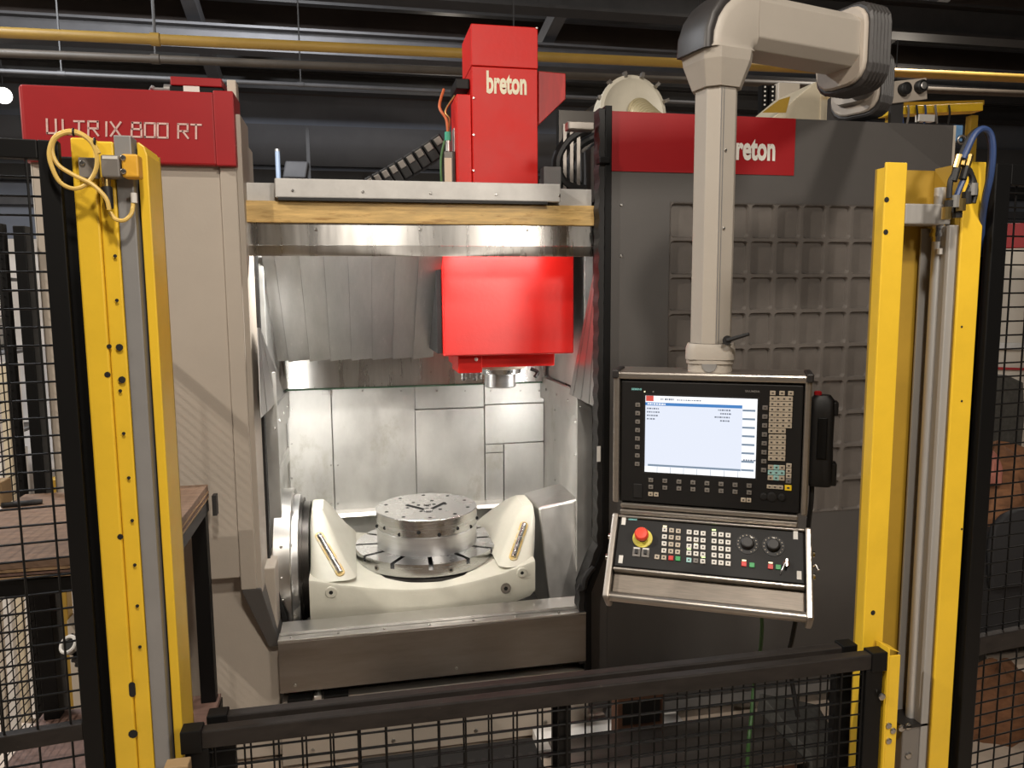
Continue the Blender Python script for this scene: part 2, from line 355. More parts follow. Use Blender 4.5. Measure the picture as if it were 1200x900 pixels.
# ---- left column
B(-1.0, -.425, 0, .95, .763, TOP-.02).build('column_panel', beige, M, .004)
mb = MB(); mb.hexa([(-1.012, .025, .763), (-1.0, .0, .763), (-1.0, .1, .763), (-1.012, .1, .763)], [(-1.012, .025, 2.2), (-1.0, 0, 2.2), (-1.0, .1, 2.2), (-1.012, .1, 2.2)])
mb.build('column_edge', beige_lt, M)
B(-.424, -.37, -.012, .12, .72, 2.2).build('door_edge_panel', beige, M, .004)
B(-.395, -.352, 0.001, .20, .70, 2.375).build('door_jamb', beige, M, .003)
mb = MB(); mb.hexa([(-.345, .05, .47), (-.305, .05, .47), (-.305, .2, .47), (-.345, .2, .47)], [(-.424, -.01, .719), (-.356, -.01, .719), (-.352, .2, .719), (-.424, .2, .719)])
mb.build('jamb_foot', dkgrey, M, .003)  # dark grey stands in for the shade on this beige underside
tag(B(-1.0, -.315, .08, .6, .02, .762).build('lower_panel', beige, M, .004), 'beige lower front panel')
mb = MB(); mb.prism([(-1.02, -.001, 2.2), (-1.005, -.03, 2.2), (-.43, -.03, 2.2), (-.43, .3, 2.2), (-1.02, .3, 2.2)], (0, 0, .235))
sg = mb.build('sign_panel', red, M, .006)
B(-.43, -.366, -.036, .12, 2.198, TOP+.005).build('sign_end_panel', red, M, .004)
# lettering of the sign: thin drawn strokes
LET = {'U': [[(0, 0), (.05, 1), (.95, 1), (.9, 0)]], 'L': [[(0, 0), (.05, 1), (.9, 1)]], 'T': [[(0, 0), (1, 0)], [(.5, 0), (.5, 1)]],
       'R': [[(0, 1), (0, 0), (.95, 0), (.95, .5), (0, .5)], [(.45, .5), (1, 1)]], 'I': [[(.3, 0), (.3, 1)]], 'X': [[(0, 0), (1, 1)], [(1, 0), (0, 1)]],
       '8': [[(.08, 0), (.92, 0), (.92, .45), (.08, .45), (.08, 0)], [(.08, .45), (0, .5), (0, 1), (1, 1), (1, .5), (.92, .45)]], '0': [[(0, 0), (1, 0), (1, 1), (0, 1), (0, 0)]]}
mb = MB()
for ch, x, y in (('U', 54.8, 139.6), ('L', 73.3, 140.5), ('T', 86.8, 142), ('R', 103.5, 142.2), ('I', 121.2, 143), ('X', 129.8, 143), ('8', 154.2, 143.8), ('0', 169.8, 144.2), ('0', 184.8, 144.8), ('R', 208.8, 145.4), ('T', 224, 146)):
    for st in LET[ch]:
        q = [onY(x+a*11.6, y+b*16.3+a*.3, -.0315) for a, b in st]
        for a, b in zip(q[:-1], q[1:]):
            d = (b-a).normalized()*.0022
            mb.bar(a-d, b+d, .0014, .0058, d.cross(Y_))
mb.build('sign_lettering', outline_p, sg)
# ---- control box on top of the column
t = thing('switch_box', 'black and red box with a white label on top of the beige column', 'box', (-.5, .12, TOP+.02))
p0 = onY(199, 113, .1); p1 = onY(262, 113, .1)
zb = TOP-.02; zt = onY(230, 97, .1).z
MB().box(p0.x, p1.x, .1, .25, zb, zt-.012).build('box_body', blackm, t, .004)
MB().box(p0.x+.005, p1.x-.003, .095, .255, zt-.012, onY(230, 91, .1).z).build('box_lid', red, t, .003)
q = onY(224.5, 105.5, .099); MB().box(q.x-.026, q.x+.026, .0975, .0995, q.z-.014, q.z+.014).build('box_label', whitish, t)
q = onY(193, 105, .13); MB().cyl(q, q+Vector((.03, 0, 0)), .018, 14).build('cable_gland', alu, t)
q2 = onY(163, 110, .15); MB().tube([q, q+Vector((-.03, 0, .0)), (q+q2)/2+Vector((0, 0, .012)), q2+Vector((0, .1, -.01))], .006).build('cable', alu_grey, t)
q = onY(271, 104, .1); MB().box(q.x-.014, q.x+.016, .1, .16, zb, q.z+.03).build('end_bracket', beige_lt, t, .003)
# ---- right panel with its field of pockets
PX0, PX1 = 1.193, 2.087; PZ1 = onY(900, 238.5, 0).z; PZ0 = onY(1000, 598, 0).z
NC, NR = 8, 9; RX0, RX1 = .957, 2.42; BWD = .0105
cw = (PX1-PX0)/NC; chh = (PZ1-PZ0)/NR
mb = MB()
mb.box(RX0, PX0+BWD/2, 0, .05, .10, TOP); mb.box(PX1-BWD/2, RX1, 0, .05, .10, TOP)
mb.box(PX0+BWD/2, PX1-BWD/2, 0, .05, PZ1-BWD/2, TOP); mb.box(PX0+BWD/2, PX1-BWD/2, 0, .05, .10, PZ0+BWD/2)
rp = mb.build('front_panel', dkgrey, M)
tag(rp, 'dark grey front panel with a field of pressed pockets')
first = None
for i in range(NC):
    for j in range(NR):
        c = Vector((PX0+cw*(i+.5), 0, PZ0+chh*(j+.5)))
        if first is None:
            mb = MB(); w, h = cw, chh
            secs = [[c+X_*a+Z_*b+Y_*d for a, b in rrect(ww, hh, rr, 3)] for ww, hh, rr, d in
                    ((w, h, .0005, .0), (w-BWD, h-BWD, .014, .0), (w-BWD-.006, h-BWD-.006, .014, .007), (w-BWD-.012, h-BWD-.012, .013, .016))]
            mb.loft(secs, False, False); mb.add(secs[-1], [tuple(range(len(secs[-1])))])
            first = mb.build('pocket', pocketm, rp); off = WPOS[first.name]-c
        else: clone(first, c+off)
mb = MB(); mb.prism([(.956, .0, .765), (.956, .0, .10), (.885, .0, .10), (.885, .0, .605)], (0, .05, 0)); mb.build('lower_left_panel', dkgrey, M)
B(RX1, RX1+.012, .0, .06, .10, TOP).build('edge_trim', beige_lt, M)
B(1.05, 2.40, .055, 1.5, .12, TOP-.03).build('cabinet_body', dkgrey, M)
B(.957, 2.42, .0, .05, .055, .095).build('toe_strip', alu_grey, M)
mb = MB(); mb.box(RX0, 1.708, -.003, -.0002, 2.219, TOP); rs = mb.build('red_badge', red, M)
qa = onY(852, 174, -.004); qb = onY(908.5, 174.5, -.004); w = qb.x-qa.x
text('badge_lettering', 'breton', w, onY(880, 159.5, 0).z-onY(880, 188.5, 0).z, Vector(((qa.x+qb.x)/2, -.0035, onY(880, 174, 0).z)), X_, Z_, white_p, rs, bold=.035)
screws([onY(728, 240, 0), onY(728, 300, 0), onY(1010, 640, 0), onY(760, 690, 0)], (0, -1, 0), .006, M)
# ---- black seal and frame of the door on the right of the opening
def polybar(path, w, y0, y1):
    mb = MB(); L = [];
    for i, (x, z) in enumerate(path):
        a = Vector(path[max(0, i-1)]); b = Vector(path[min(len(path)-1, i+1)]); d = (b-a).normalized(); nrm = Vector((-d.y, d.x))
        c = Vector((x, z)); e = c+nrm*w/2; g = c-nrm*w/2
        L.append([Vector((e.x, y0, e.y)), Vector((g.x, y0, g.y)), Vector((g.x, y1, g.y)), Vector((e.x, y1, e.y))])
    return mb.loft(L, True, False)
polybar([(.942, 2.45), (.942, .78), (.872, .60), (.872, .27)], .026, -.018, .12).build('door_frame', blackm, M, .003)
path = []
z = 2.44
while z > .30:
    x = .919 if z > .78 else (.919-(.78-z)/.18*.072 if z > .60 else .847)
    path.append((x+.0025*math.sin(z*90), z)); z -= .012
polybar(path, .022, -.012, .05).build('door_seal', rubber, M)
MB().tube([(.895, -.01, .70), (.86, -.015, .66), (.85, -.02, .62), (.83, -.015, .625)], .013, 8).build('seal_clamp', rubber, M)
q = onY(683, 146, 0); MB().box(q.x-.055, q.x+.045, 0, .05, q.z-.018, q.z+.012).build('door_bracket', steel_dk, M, .004)
q = onY(711, 188, -.02); MB().box(q.x-.03, q.x+.012, -.028, .02, q.z-.012, q.z+.012).build('door_hinge', blackm, M, .004)
q = onY(702, 532, -.02); MB().box(q.x-.008, q.x+.006, -.0205, -.018, q.z-.03, q.z+.03).build('white_tag', whitish, M)
# black strip and seal on the left of the opening
polybar([(-.349, 2.1), (-.349, .75), (-.300, .52), (-.300, .46)], .014, .19, .24).build('left_seal', rubber, M)
# ---- top beams over the opening
B(-.37, .91, .05, .14, 2.022, 2.097).build('wood_beam', woodbeam, M, .003)
B(-.37, .91, .085, .16, 2.098, 2.162).build('roof_strip', greystrip, M, .002)
a = onY(322, 228, .03); b = onY(657, 231, .03)
rl = B(a.x, b.x, .03, .084, 2.106, 2.172).build('roof_rail', greystrip, M, .004)
B(a.x+.01, b.x-.05, .028, .05, 2.097, 2.106).build('rail_gasket', rubber, M)
screws([(a.x+.24*k+.06, .03, 2.13) for k in range(5)], (0, -1, 0), .005, rl)
MB().box(-.352, .91, .06, .068, 1.945, 2.022).build('fascia_panel', steel, M)
mb = MB(); mb.hexa([(-.352, .064, 1.907), (.91, .064, 1.907), (.91, .070, 1.907), (-.352, .070, 1.907)], [(-.352, .0585, 1.944), (.91, .0585, 1.944), (.91, .0665, 1.944), (-.352, .0665, 1.944)]); mb.build('fascia_lip', steel, M)
screws([(-.12, .06, 2.0), (.25, .06, 2.002), (.65, .06, 2.004)], (0, -1, 0), .005, M)
B(-.36, .42, .17, 1.06, 2.105, 2.125).build('roof_plate', dkgrey, M); B(.84, .96, .17, 1.06, 2.105, 2.125).build('roof_plate', dkgrey, M); B(.42, .84, .80, 1.06, 2.105, 2.125).build('roof_plate', dkgrey, M)
# ---- inside the work area
LX, RX, BY = -.335, .955, 1.03
ws = B(LX, RX, BY+.03, BY+.05, .2, 2.1).build('back_shell', steel_wall, M)
zt = onY(400, 454, BY).z; zl = onY(400, 597, BY).z
xs = [onY(x, 520, BY).x for x in (338, 390, 487, 568, 641)]
def wallpanel(x0, x1, z0, z1, nm='wall_sheet', y=BY):
    o = B(x0+.002, x1-.002, y, y+.012, z0+.0015, z1-.0015).build(nm, steel_wall, M, .0015)
    return o
wallpanel(xs[0], xs[1], zl, zt); wallpanel(xs[1], xs[2], zl, zt, y=BY-.006)
zs = onY(560, 477, BY).z
wallpanel(xs[2], xs[3], zs, zt); wallpanel(xs[2], xs[3], zl, zs-.004); wallpanel(xs[3], RX, zs+.012, zt, y=BY-.004)
zc = onY(579, 520, BY).z; xc = onY(590, 520, BY).x
wallpanel(xs[3], RX, zc, zs+.010); wallpanel(xs[3], xc, zc-.045, zc-.002, y=BY-.004); wallpanel(xc+.001, RX, zl, zc-.002); wallpanel(xs[3], xc, zl, zc-.047)
wallpanel(LX, RX, .22, zl-.03, 'lower_wall_sheet', BY+.012)
q = onY(381, 460, BY-.012); B(q.x-.016, q.x+.016, BY-.012, BY-.005, q.z-.012, q.z+.01).build('latch_plate', alu, M); B(q.x+.024, q.x+.03, BY-.02, BY-.005, q.z-.014, q.z+.012).build('latch_tongue', steel_dk, M)
for xa, xb in ((xs[0], onY(445, 590, .95).x), (onY(556, 590, .95).x, onY(628, 590, .95).x)):
    mb = MB(); mb.hexa([(xa, .96, zl-.022), (xb, .96, zl-.022), (xb, BY+.02, zl-.022), (xa, BY+.02, zl-.022)], [(xa, .97, zl-.004), (xb, .97, zl-.004), (xb, BY+.02, zl+.004), (xa, BY+.02, zl+.004)]); mb.build('ledge', steel_pl, M, .001)
pts = []
for x in (347, 385, 425, 470, 512, 545, 575, 610, 632): pts.append(onY(x, 458, BY-.007))
for x in (388, 396): pts += [onY(x, 545, BY-.007), onY(x, 590, BY-.007)]
for y in (480, 520, 560): pts += [onY(643, y, BY-.005), onY(342, y, BY-.005)]
screws(pts, (0, -1, 0), .005, M)
# side walls in bands
def sidewall(X, sgn, bands, nm):
    for z0, z1, d in bands: B(min(X, X+sgn*.02)-sgn*d, max(X, X+sgn*.02)-sgn*d, .33, BY+.02, z0, z1).build(nm, steel_wall, M, .0015)
B(RX-.034, RX+.034, .312, .329, .2, 1.49).build('edge_visor', steel_wall, M, .002); B(LX-.030, LX+.030, .312, .329, .2, 1.47).build('edge_visor', steel_wall, M, .002)  # visor strips added to hide the side LED bars, in wall steel
B(RX-.004, RX+.034, .312, .329, 1.49, 2.1).build('edge_visor', steel_wall, M, .002); B(LX-.030, LX+.003, .312, .329, 1.47, 2.1).build('edge_visor', steel_wall, M, .002)
zr = [1.235, 1.345]
sidewall(RX, 1, ((.2, zr[0]-.003, 0), (zr[0], zr[1], .020), (zr[1]+.003, 2.1, -.01)), 'side_sheet')
sidewall(LX, -1, ((.2, .965, 0), (.968, 1.03, .010), (1.033, 1.178, 0), (1.181, 1.315, .018), (1.318, 2.1, -.008)), 'side_sheet')
screws([(RX-.021, y, 1.29) for y in (.3, .5, .7, .9)], (-1, 0, 0), .006, M)
screws([(LX+.019, y, 1.25) for y in (.3, .5, .7, .9)], (1, 0, 0), .006, M)
screws([(RX-.002, y, z) for y in (.45, .8) for z in (.85, 1.05, 1.2)], (-1, 0, 0), .005, M)
# stepped slat cover of the cross beam and strip below it
zA, yA, zB, yB = 1.935, .26, onY(400, 421, .72).z, .72
dv = Vector((0, yB-yA, zB-zA)); nv = Vector((0, -dv.z, dv.y)).normalized()*-1
x = LX+.004; first = None; sw = (.352-x)/15
for k in range(15):
    c = Vector((x+sw*(k+.5), (yA+yB)/2, (zA+zB)/2))+nv*(.0055 if k % 2 else 0)
    if first is None:
        ez = dv.normalized(); ey = X_.cross(ez)
        mb = MB(); tilt = (X_+ey*.12).normalized(); mb.obox(c, tilt, ez.cross(tilt), ez, sw*.54, .0016, dv.length/2)
        first = mb.build('cover_slat', steel_slat, M, .0008, 1); off = WPOS[first.name]-c
    else: clone(first, c+off)
B(LX, RX, .99, 1.0, zt+.004, onY(400, 419, .97).z+.03).build('upper_wall_strip', steel, M, .001)
B(LX, RX, .985, 1.02, zt-.004, zt+.003).build('strip_gasket', mat('green_gasket', (.04, .09, .05), .6), M)
screws([onY(x, y, .99) for x, y in ((430, 428), (470, 440), (420, 447), (505, 436))], (0, -1, 0), .004, M)
# sloping side covers, fanned folds of sheet steel
def fan(pt, pb, ptr, pbr, k, nm, mt):
    for i in range(k):
        a = i/k; b = (i+.97)/k
        q = [pt.lerp(ptr, a), pt.lerp(ptr, b), pb.lerp(pbr, b), pb.lerp(pbr, a)]
        nn = (q[1]-q[0]).cross(q[3]-q[0])
        if nn.length < 1e-9: nn = (q[2]-q[0]).cross(q[3]-q[0])
        nn = nn.normalized()*.003
        off = nn*(.5*(i % 2))
        MB().hexa([p+off for p in q], [p+nn+off for p in q]).build(nm, mt, M)
_zt = onX(704, 318, .935).z; _zb = onX(705, 481, .930).z
fan(Vector((.930, .115, _zt)), onX(667, 462, .906), Vector((.936, .062, _zt)), Vector((.930, .062, _zb)), 7, 'side_cover_leaf', steel_slat)
fan(onX(304, 384, -.331), onX(332, 462, -.312), onX(301, 384, -.333), onX(305, 490, -.322), 5, 'side_cover_leaf', steel_slat)
MB().prism([onY(318, 423, .80), onY(333, 423, .97), onY(337, 455, .97), onY(325, 462, .80)], (0, .01, 0)).build('corner_gusset', steel, M)
MB().prism([onY(648, 420, .95), onY(668, 420, .80), onY(668, 466, .78), onY(641, 450, .97)], (0, .01, 0)).build('corner_gusset', steel, M)
# trunnion housings
ty, tz = .50, .645
mb = MB(); mb.lathe((LX, ty, tz), X_, [(0, .305), (.062, .305), (.066, .30)], 48); mb.build('bearing_drum', steel_pl, M)
mb = MB(); mb.lathe((LX+.066, ty, tz), X_, [(0, .275), (.024, .275), (.026, .27)], 48); mb.build('drum_ring', machined_lt, M)
mb = MB(); mb.lathe((LX+.092, ty, tz), X_, [(0, .262), (.012, .262), (.012, .245), (.038, .245)], 48); mb.build('drum_seal', dark_ring, M)
screws([(LX+.067, ty+.287*math.cos(a), tz+.287*math.sin(a)) for a in [k*math.pi/6 for k in range(12)]], X_, .006, M)
screws([(LX+.03, ty-.305*math.cos(a), tz+.305*math.sin(a)) for a in (-.2, .1, .5)], (0, -1, 0), .006, M)
mb = MB(); mb.hexa([onY(322, 735, .30), onY(352, 735, .22), onY(352, 735, .6), onY(322, 735, .6)], [onY(318, 705, .34), onY(352, 695, .26), onY(352, 695, .6), onY(318, 700, .6)]); mb.build('drum_foot', steel_pl, M, .003)
A_ = onY(613, 578, .74); B_ = onY(672, 561, .74); C_ = onY(631, 594, .42); D_ = onY(690, 582, .42)
zb = .50; C2 = onY(646, 722, .24); D2 = onY(706, 722, .24); zb = C2.z-.05
Am = Vector((A_.x+.03, .74, zb)); Bm = Vector((B_.x, .74, zb)); C2.z = zb; D2.z = zb
mb = MB(); mb.hexa([C2, D2, Bm, Am], [C_, D_, B_, A_]); mb.build('drive_housing', steel_pl, M, .012, 3)
screws([A_.lerp(C_, .3)+X_*.05, A_.lerp(C_, .75)+X_*.05], Z_, .008, M)
mb = MB(); mb.tube([B_+Vector((-.03, -.02, .004)), D_+Vector((-.025, .05, .004)), D_+Vector((-.02, -.004, -.03)), onY(700, 630, .33)], .008, 6); mb.build('housing_cable', rubber, M)
# ---- sill
mb = MB(); mb.box(-.306, .862, -.02, -.008, .318, .512); mb.build('sill_plate', steel_dk, M, .002)
B(-.306, .862, -.02, .05, .513, .520).build('sill_ledge', steel_pl, M, .001)
B(-.300, .858, .02, .12, .521, .532).build('sill_step', steel_pl, M, .001)
screws([(-.26+.13*k*1.3, .0, .520) for k in range(7)], Z_, .005, M)
screws([onY(346, 803, -.02), onY(535, 783, -.02)], (0, -1, 0), .006, M)
B(-.30, .86, .13, BY, .33, .36).build('chip_tray', dark_ring, M)
B(-.31, .88, .0, .10, .02, .20).build('base_plate', beige, M, .003)
B(-.30, .87, -.015, .05, .215, .235).build('door_track', alu_br, M, .002)
B(-.30, .87, -.005, .06, .26, .275).build('track_rail', alu_br, M, .002)
B(-.30, .87, .055, .10, .20, .318).build('track_back', dark_ring, M)
q = onY(372, 797, -.015); B(q.x-.015, q.x+.015, -.03, .04, .24, .30).build('track_roller', steel, M, .003)
for xx in (q.x-.11, q.x+.02): B(xx, xx+.09, -.02, .02, .262, .29).build('roller_arm', blackm, M, .003)
screws([(x, .0, z) for x in (-.2, .1, .42, .7) for z in (.07, .15)], (0, -1, 0), .008, M, 'bolt')

# work area lamps: fascia LED bar, plus added fill bars at head and door
def led_bar(c, ex, ln, aim, pw, lab):
    c = Vector(c); ex = Vector(ex); n_ = (Vector(aim)-c); n_ = (n_-ex*n_.dot(ex)).normalized(); sd = ex.cross(n_)
    t = thing('work_light', lab, 'lamp', c, 'LED bar lamps inside the machine')
    MB().obox(c-n_*.006, ex, sd, n_, ln/2+.01, .012, .006).build('lamp_housing', alu, t, .003)
    MB().obox(c+n_*.001, ex, sd, n_, ln/2, .009, .001).build('lamp_diffuser', lamp_led, t)
    o = area_light('work_lamp_light', c+n_*.004, aim, ln, pw, (1, .97, .92), .02)
    o.rotation_euler = Matrix((ex, sd*-1 if ex.cross(sd*-1).dot(n_*-1) > 0 else sd, n_*-1)).transposed().to_euler()
led_bar((-.06, .13, 1.995), (1, 0, 0), .40, (.0, .6, .75), LED_TOP, 'slim LED bar lamp lying behind the steel fascia')
led_bar((.60, .11, 1.995), (1, 0, 0), .40, (.60, .45, 1.2), LED_TOP*.22, 'slim dim LED fill bar added behind the fascia above the red head')
led_bar((LX+.016, .352, 1.20), (0, 0, 1), .46, (.25, .95, 1.2), LED_SIDE_FILL, 'upright LED fill bar added out of sight by the bearing drum')
led_bar((RX-.014, .352, 1.22), (0, 0, 1), .46, (.45, .95, 1.2), LED_SIDE_FILL, 'upright LED fill bar added out of sight by the drive housing')

# ================================================================== SPINDLE UNIT
T = thing('spindle_unit', 'bright red spindle head and tower with a cream company name', 'spindle', (.6, .5, 1.4))
y0 = .40; ax0 = onY(553, 100, y0).x; ax1 = onY(630, 100, y0).x; zt = onY(590, 30, y0).z; zs = onY(590, 79, y0).z
tw = B(ax0, ax1, y0, .64, 2.0, zs-.001).build('tower_cover', redbright, T, .003)
B(ax0-.001, ax1+.001, y0-.003, .66, zs+.001, zt).build('tower_cap', redbright, T, .003)
a = onY(535, 110, y0+.02); B(a.x, ax0-.001, y0+.02, .60, 2.0, a.z).build('side_cover', redbright, T, .003)
mb = MB(); mb.prism([onY(631, 83, .46), onY(663, 86, .46), onY(663, 116, .46), onY(631, 147, .46)], (0, .2, 0)); mb.build('side_hopper', redside, T, .003)
a = onY(570, 97, y0); b = onY(617, 97, y0)
text('tower_lettering', 'breton', b.x-a.x, onY(590, 83.5, y0).z-onY(590, 110.5, y0).z, Vector(((a.x+b.x)/2, y0-.0005, onY(593, 97.3, y0).z)), X_, Z_, cream_vinyl, tw, bold=.035)
screws([onY(555, y, y0) for y in (115, 158, 200)]+[onY(629, 33, y0-.003)], (0, -1, 0), .005, T, 'rivet')
B(ax0-.02, ax1+.05, .45, .70, 1.95, 2.10).build('ram', dark_ring, T)
# head below
hy = .30; hx0 = onY(519, 360, hy).x; hx1 = onY(672.5, 360, hy).x; hz0 = onY(595, 416, hy).z
mb = MB(); mb.box(hx0, hx1, hy, .76, hz0, 1.965); mb.build('head_cover', redhead, T, .006, 3)
B(hx0-.022, hx0-.002, hy+.03, .74, hz0+.01, 1.96).build('head_gap_slab', rubber, T)  # black slab filling the dark gap beside the head
B(hx1+.002, hx1+.014, hy+.05, .74, hz0+.06, 1.96).build('head_gap_slab', rubber, T)
sy = .36; a = onY(537, 420, sy); b = onY(650, 420, sy); zz = onY(595, 430, sy).z
B(a.x, b.x, sy, .70, zz, hz0-.001).build('nose_block', redbright, T, .004)
c = onY(565, 420, sy-.012); zz2 = onY(550, 437, sy).z
pb = B(a.x-.002, c.x, sy-.012, .55, zz2, hz0-.001).build('probe_block', redbright, T, .004)
q = onY(558, 421, sy-.013); MB().lathe(q, (0, -1, 0), [(0, .008), (.006, .007), (.01, .003)], 12).build('air_nozzle', whitish, pb)
for px in (543, 549, 556, 562):
    q = onY(px, 438, sy+.04); MB().cyl(q+Z_*.01, q-Z_*(.028 if px in (543, 556) else .02), .009, 12).build('probe_pin', machined, pb)
nx, ny = onY(586, 430, .50).x, .50
z1 = zz-.001
MB().lathe((nx, ny, z1), (0, 0, -1), [(0, .118), (.014, .115), (.016, .10)], 40).build('nose_flange', duct_w, T)
MB().lathe((nx, ny, z1-.016), (0, 0, -1), [(0, .096), (.022, .090), (.024, .07)], 40).build('nose_ring', machined, T)
MB().lathe((nx, ny, z1-.040), (0, 0, -1), [(0, .068), (.055, .068), (.06, .062), (.06, .03), (.04, .028)], 32).build('spindle_nose', machined_lt, T)
screws([(nx+.105*math.cos(a_), ny+.105*math.sin(a_), z1-.015) for a_ in [k*math.pi/4+.2 for k in range(8)]], (0, 0, -1), .007, T, 'nose_bolt')
q = onY(630, 436, .46); MB().tube([q+Vector((-.03, 0, .015)), q, q+Vector((-.015, -.01, -.02))], .008).build('coolant_nozzle', rubber, T)

# ================================================================== TILTING CRADLE, ROTARY TABLE, RISER
fy = .17; by = .86
K = thing('tilting_cradle', 'cream painted cast cradle with two sloping arms carrying the rotary table', 'machine cradle', (.25, .5, .44))
topc = [(363, 679), (376, 681), (400, 684), (440, 687), (480, 687), (520, 684), (560, 677), (590, 670), (612, 662), (627, 656)]
botc = [(363, 729), (368, 732), (400, 733), (435, 734), (455, 737), (475, 738), (500, 736), (525, 731), (550, 723), (580, 714), (606, 706), (622, 700), (627, 694)]
def itp(tab, x):
    for (x0, y0_), (x1, y1_) in zip(tab[:-1], tab[1:]):
        if x <= x1: return y0_+(y1_-y0_)*(x-x0)/(x1-x0)
    return tab[-1][1]
bulge = lambda p: -.035*math.exp(-((p.x-.27)/.27)**2)
secs = []
for k in range(45):
    x = 363+264*k/44; t0 = onY(x, itp(topc, x), fy); b0 = onY(x, itp(botc, x), fy); yf = fy+bulge(t0); t0.x = b0.x = (t0.x+b0.x)/2
    col = [(yf+.03, b0.z), (yf+.004, b0.z+.008), (yf, b0.z+.022), (yf, (t0.z+b0.z)/2), (yf, t0.z-.014), (yf+.004, t0.z-.004), (yf+.014, t0.z), (by, t0.z), (by, b0.z)]
    secs.append([Vector((t0.x, a_, c_)) for a_, c_ in col])
bed = MB().loft(secs).build('cradle_bed', casting, K)
bed.data.polygons.foreach_set('use_smooth', [True]*len(bed.data.polygons))
def arm(bl, brr, tl, trr, zbase):
    b0 = onY(*bl, fy); b1 = onY(*brr, fy); t0 = onY(*tl, .44); t1 = onY(*trr, .44)
    z = zbase; secs = []
    for f in (0, .25, .5, .75, .92, 1):
        g = f**1.15; e = 1-.22*max(0, (f-.75)/.25)**2
        xa = b0.x+(t0.x-b0.x)*g; xb = b1.x+(t1.x-b1.x)*(f**.8)
        ya = fy+.004+(.42-fy)*f; yb = by-.01-(by-.66)*f
        cx = (xa+xb)/2; cy = (ya+yb)/2; wx = (xb-xa)*e; wy = (yb-ya)*e
        secs.append([Vector((cx+u, cy+v, z+(t0.z-z)*f)) for u, v in rrect(wx, wy, min(wx, wy)*.28, 4)])
    return MB().loft(secs, True, True), b0, b1, t0, t1
zc = .655
mb, *la = arm((363, 680), (418, 684), (363, 599), (380, 600), zc); mb.build('cradle_arm', casting, K)
mb, *ra = arm((586, 664), (627, 656), (611, 593), (627, 592), zc); mb.build('cradle_arm', casting, K)
for (pa, fa, pb_, fb, b0, t0) in ((374, .66, 399, .12, la[0], la[2]), (614, .70, 601, .16, ra[0], ra[2])):
    def spot(px, f, y):
        Y = fy+.004+(.42-fy)*f; q = onY(px, y, Y); q.z = zc+(t0.z-zc)*f; return q
    a = spot(pa, fa, 624)-Y_*.006; b = spot(pb_, fb, 668)-Y_*.006
    d = (b-a).normalized(); s_ = (X_-d*X_.dot(d)).normalized(); nn_ = d.cross(s_)
    if nn_.y > 0: nn_ = -nn_
    MB().prism([(a+b)/2-nn_*.004+d*u_+s_*v_ for u_, v_ in rrect((b-a).length*1.15, .036, .0175, 5)], nn_*.006).build('rod_groove', castyel, K, .002)
    MB().cyl(a+nn_*.004, b+nn_*.004, .010, 12).build('arm_rod', machined, K)
for px, py, r in ((388, 693, .022), (611, 670, .020)):
    q = onY(px, py, fy+.001); q.y += bulge(q)
    o = MB().lathe(q, (0, -1, 0), [(-.01, r*1.05), (.007, r), (.009, r*.9)], 24).build('bolt_boss', casting, K)
    MB().lathe(q+Y_*-.0088, (0, -1, 0), [(0, r*.36), (.0006, r*.36)], 14).build('boss_hole', darkhole, o)
q = onY(592, 688, fy); q.y += bulge(q)
o = MB().lathe(q, (0, -1, 0), [(-.01, .021), (.005, .021), (.006, .018)], 20).build('socket_bolt', steel_dk, K)
MB().lathe(q+Y_*-.0058, (0, -1, 0), [(0, .009), (.0006, .009)], 6).build('bolt_socket', darkhole, o)
tcx, tcy = onY(500, 635, .52).x, .52
MB().lathe((tcx, tcy, .608), Z_, [(0, .325), (.012, .322), (.014, .30)], 64).build('table_seat', dark_ring, K)

R = thing('rotary_table', 'round steel rotary table with radial T-slots on the cream cradle', 'rotary table', (tcx, tcy, .622))
TR = .310; z0 = .6225; z1 = .680
mb = MB(); mb.lathe((tcx, tcy, z0), Z_, [(0, TR-.006), (.004, TR), (.034, TR)], 72)
NS = 12; gap = .0095
disc = mb
for k in range(NS):
    a0 = 2*math.pi*k/NS+math.radians(-92); a1 = a0+2*math.pi/NS
    sub = 6; outer = []; inner = []
    for i in range(sub+1):
        for lst, r in ((outer, TR), (inner, .05)):
            da = gap/r; a = a0+da+(a1-a0-2*da)*i/sub
            lst.append(Vector((tcx+r*math.cos(a), tcy+r*math.sin(a), z0+.0342)))
    disc.prism(outer+inner[::-1], (0, 0, z1-z0-.0342))
tb = disc.build('table_disc', machined, R)
for k in range(NS):
    a0 = 2*math.pi*(k+.5)/NS+math.radians(-92)
    if k % 2 == 0:
        c = Vector((tcx+TR*math.cos(a0), tcy+TR*math.sin(a0), z0+.026)); d = Vector((math.cos(a0), math.sin(a0), 0))
        o = MB().lathe(c-d*.002, d, [(0, .011), (.004, .011)], 16).build('edge_bore', steel_dk, R); MB().lathe(c+d*.0021, d, [(0, .006), (.0005, .006)], 12).build('bore_hole', darkhole, o)
H = thing('workholding_riser', 'two-tone round steel workholding riser with bolt holes on the rotary table', 'fixture', (tcx, tcy, z1))
rx = onY(500, 600, .52).x; RR = .222
MB().lathe((rx, tcy, z1+.0005), Z_, [(0, RR-.002), (.078, RR-.002), (.08, RR-.004)], 64).build('riser_ring', machined_lt, H)
z2 = z1+.081; z3 = .838
MB().lathe((rx, tcy, z2), Z_, [(0, RR-.003), (.003, RR), (z3-z2-.003, RR), (z3-z2, RR-.003)], 64).build('riser_plate', machined, H)
hp = []
for r, nn, ph in ((.185, 10, .3), (.085, 6, .15), (.04, 3, .5)):
    for k in range(nn):
        a = 2*math.pi*k/nn+ph; hp.append((rx+r*math.cos(a), tcy+r*math.sin(a), z3+.0003))
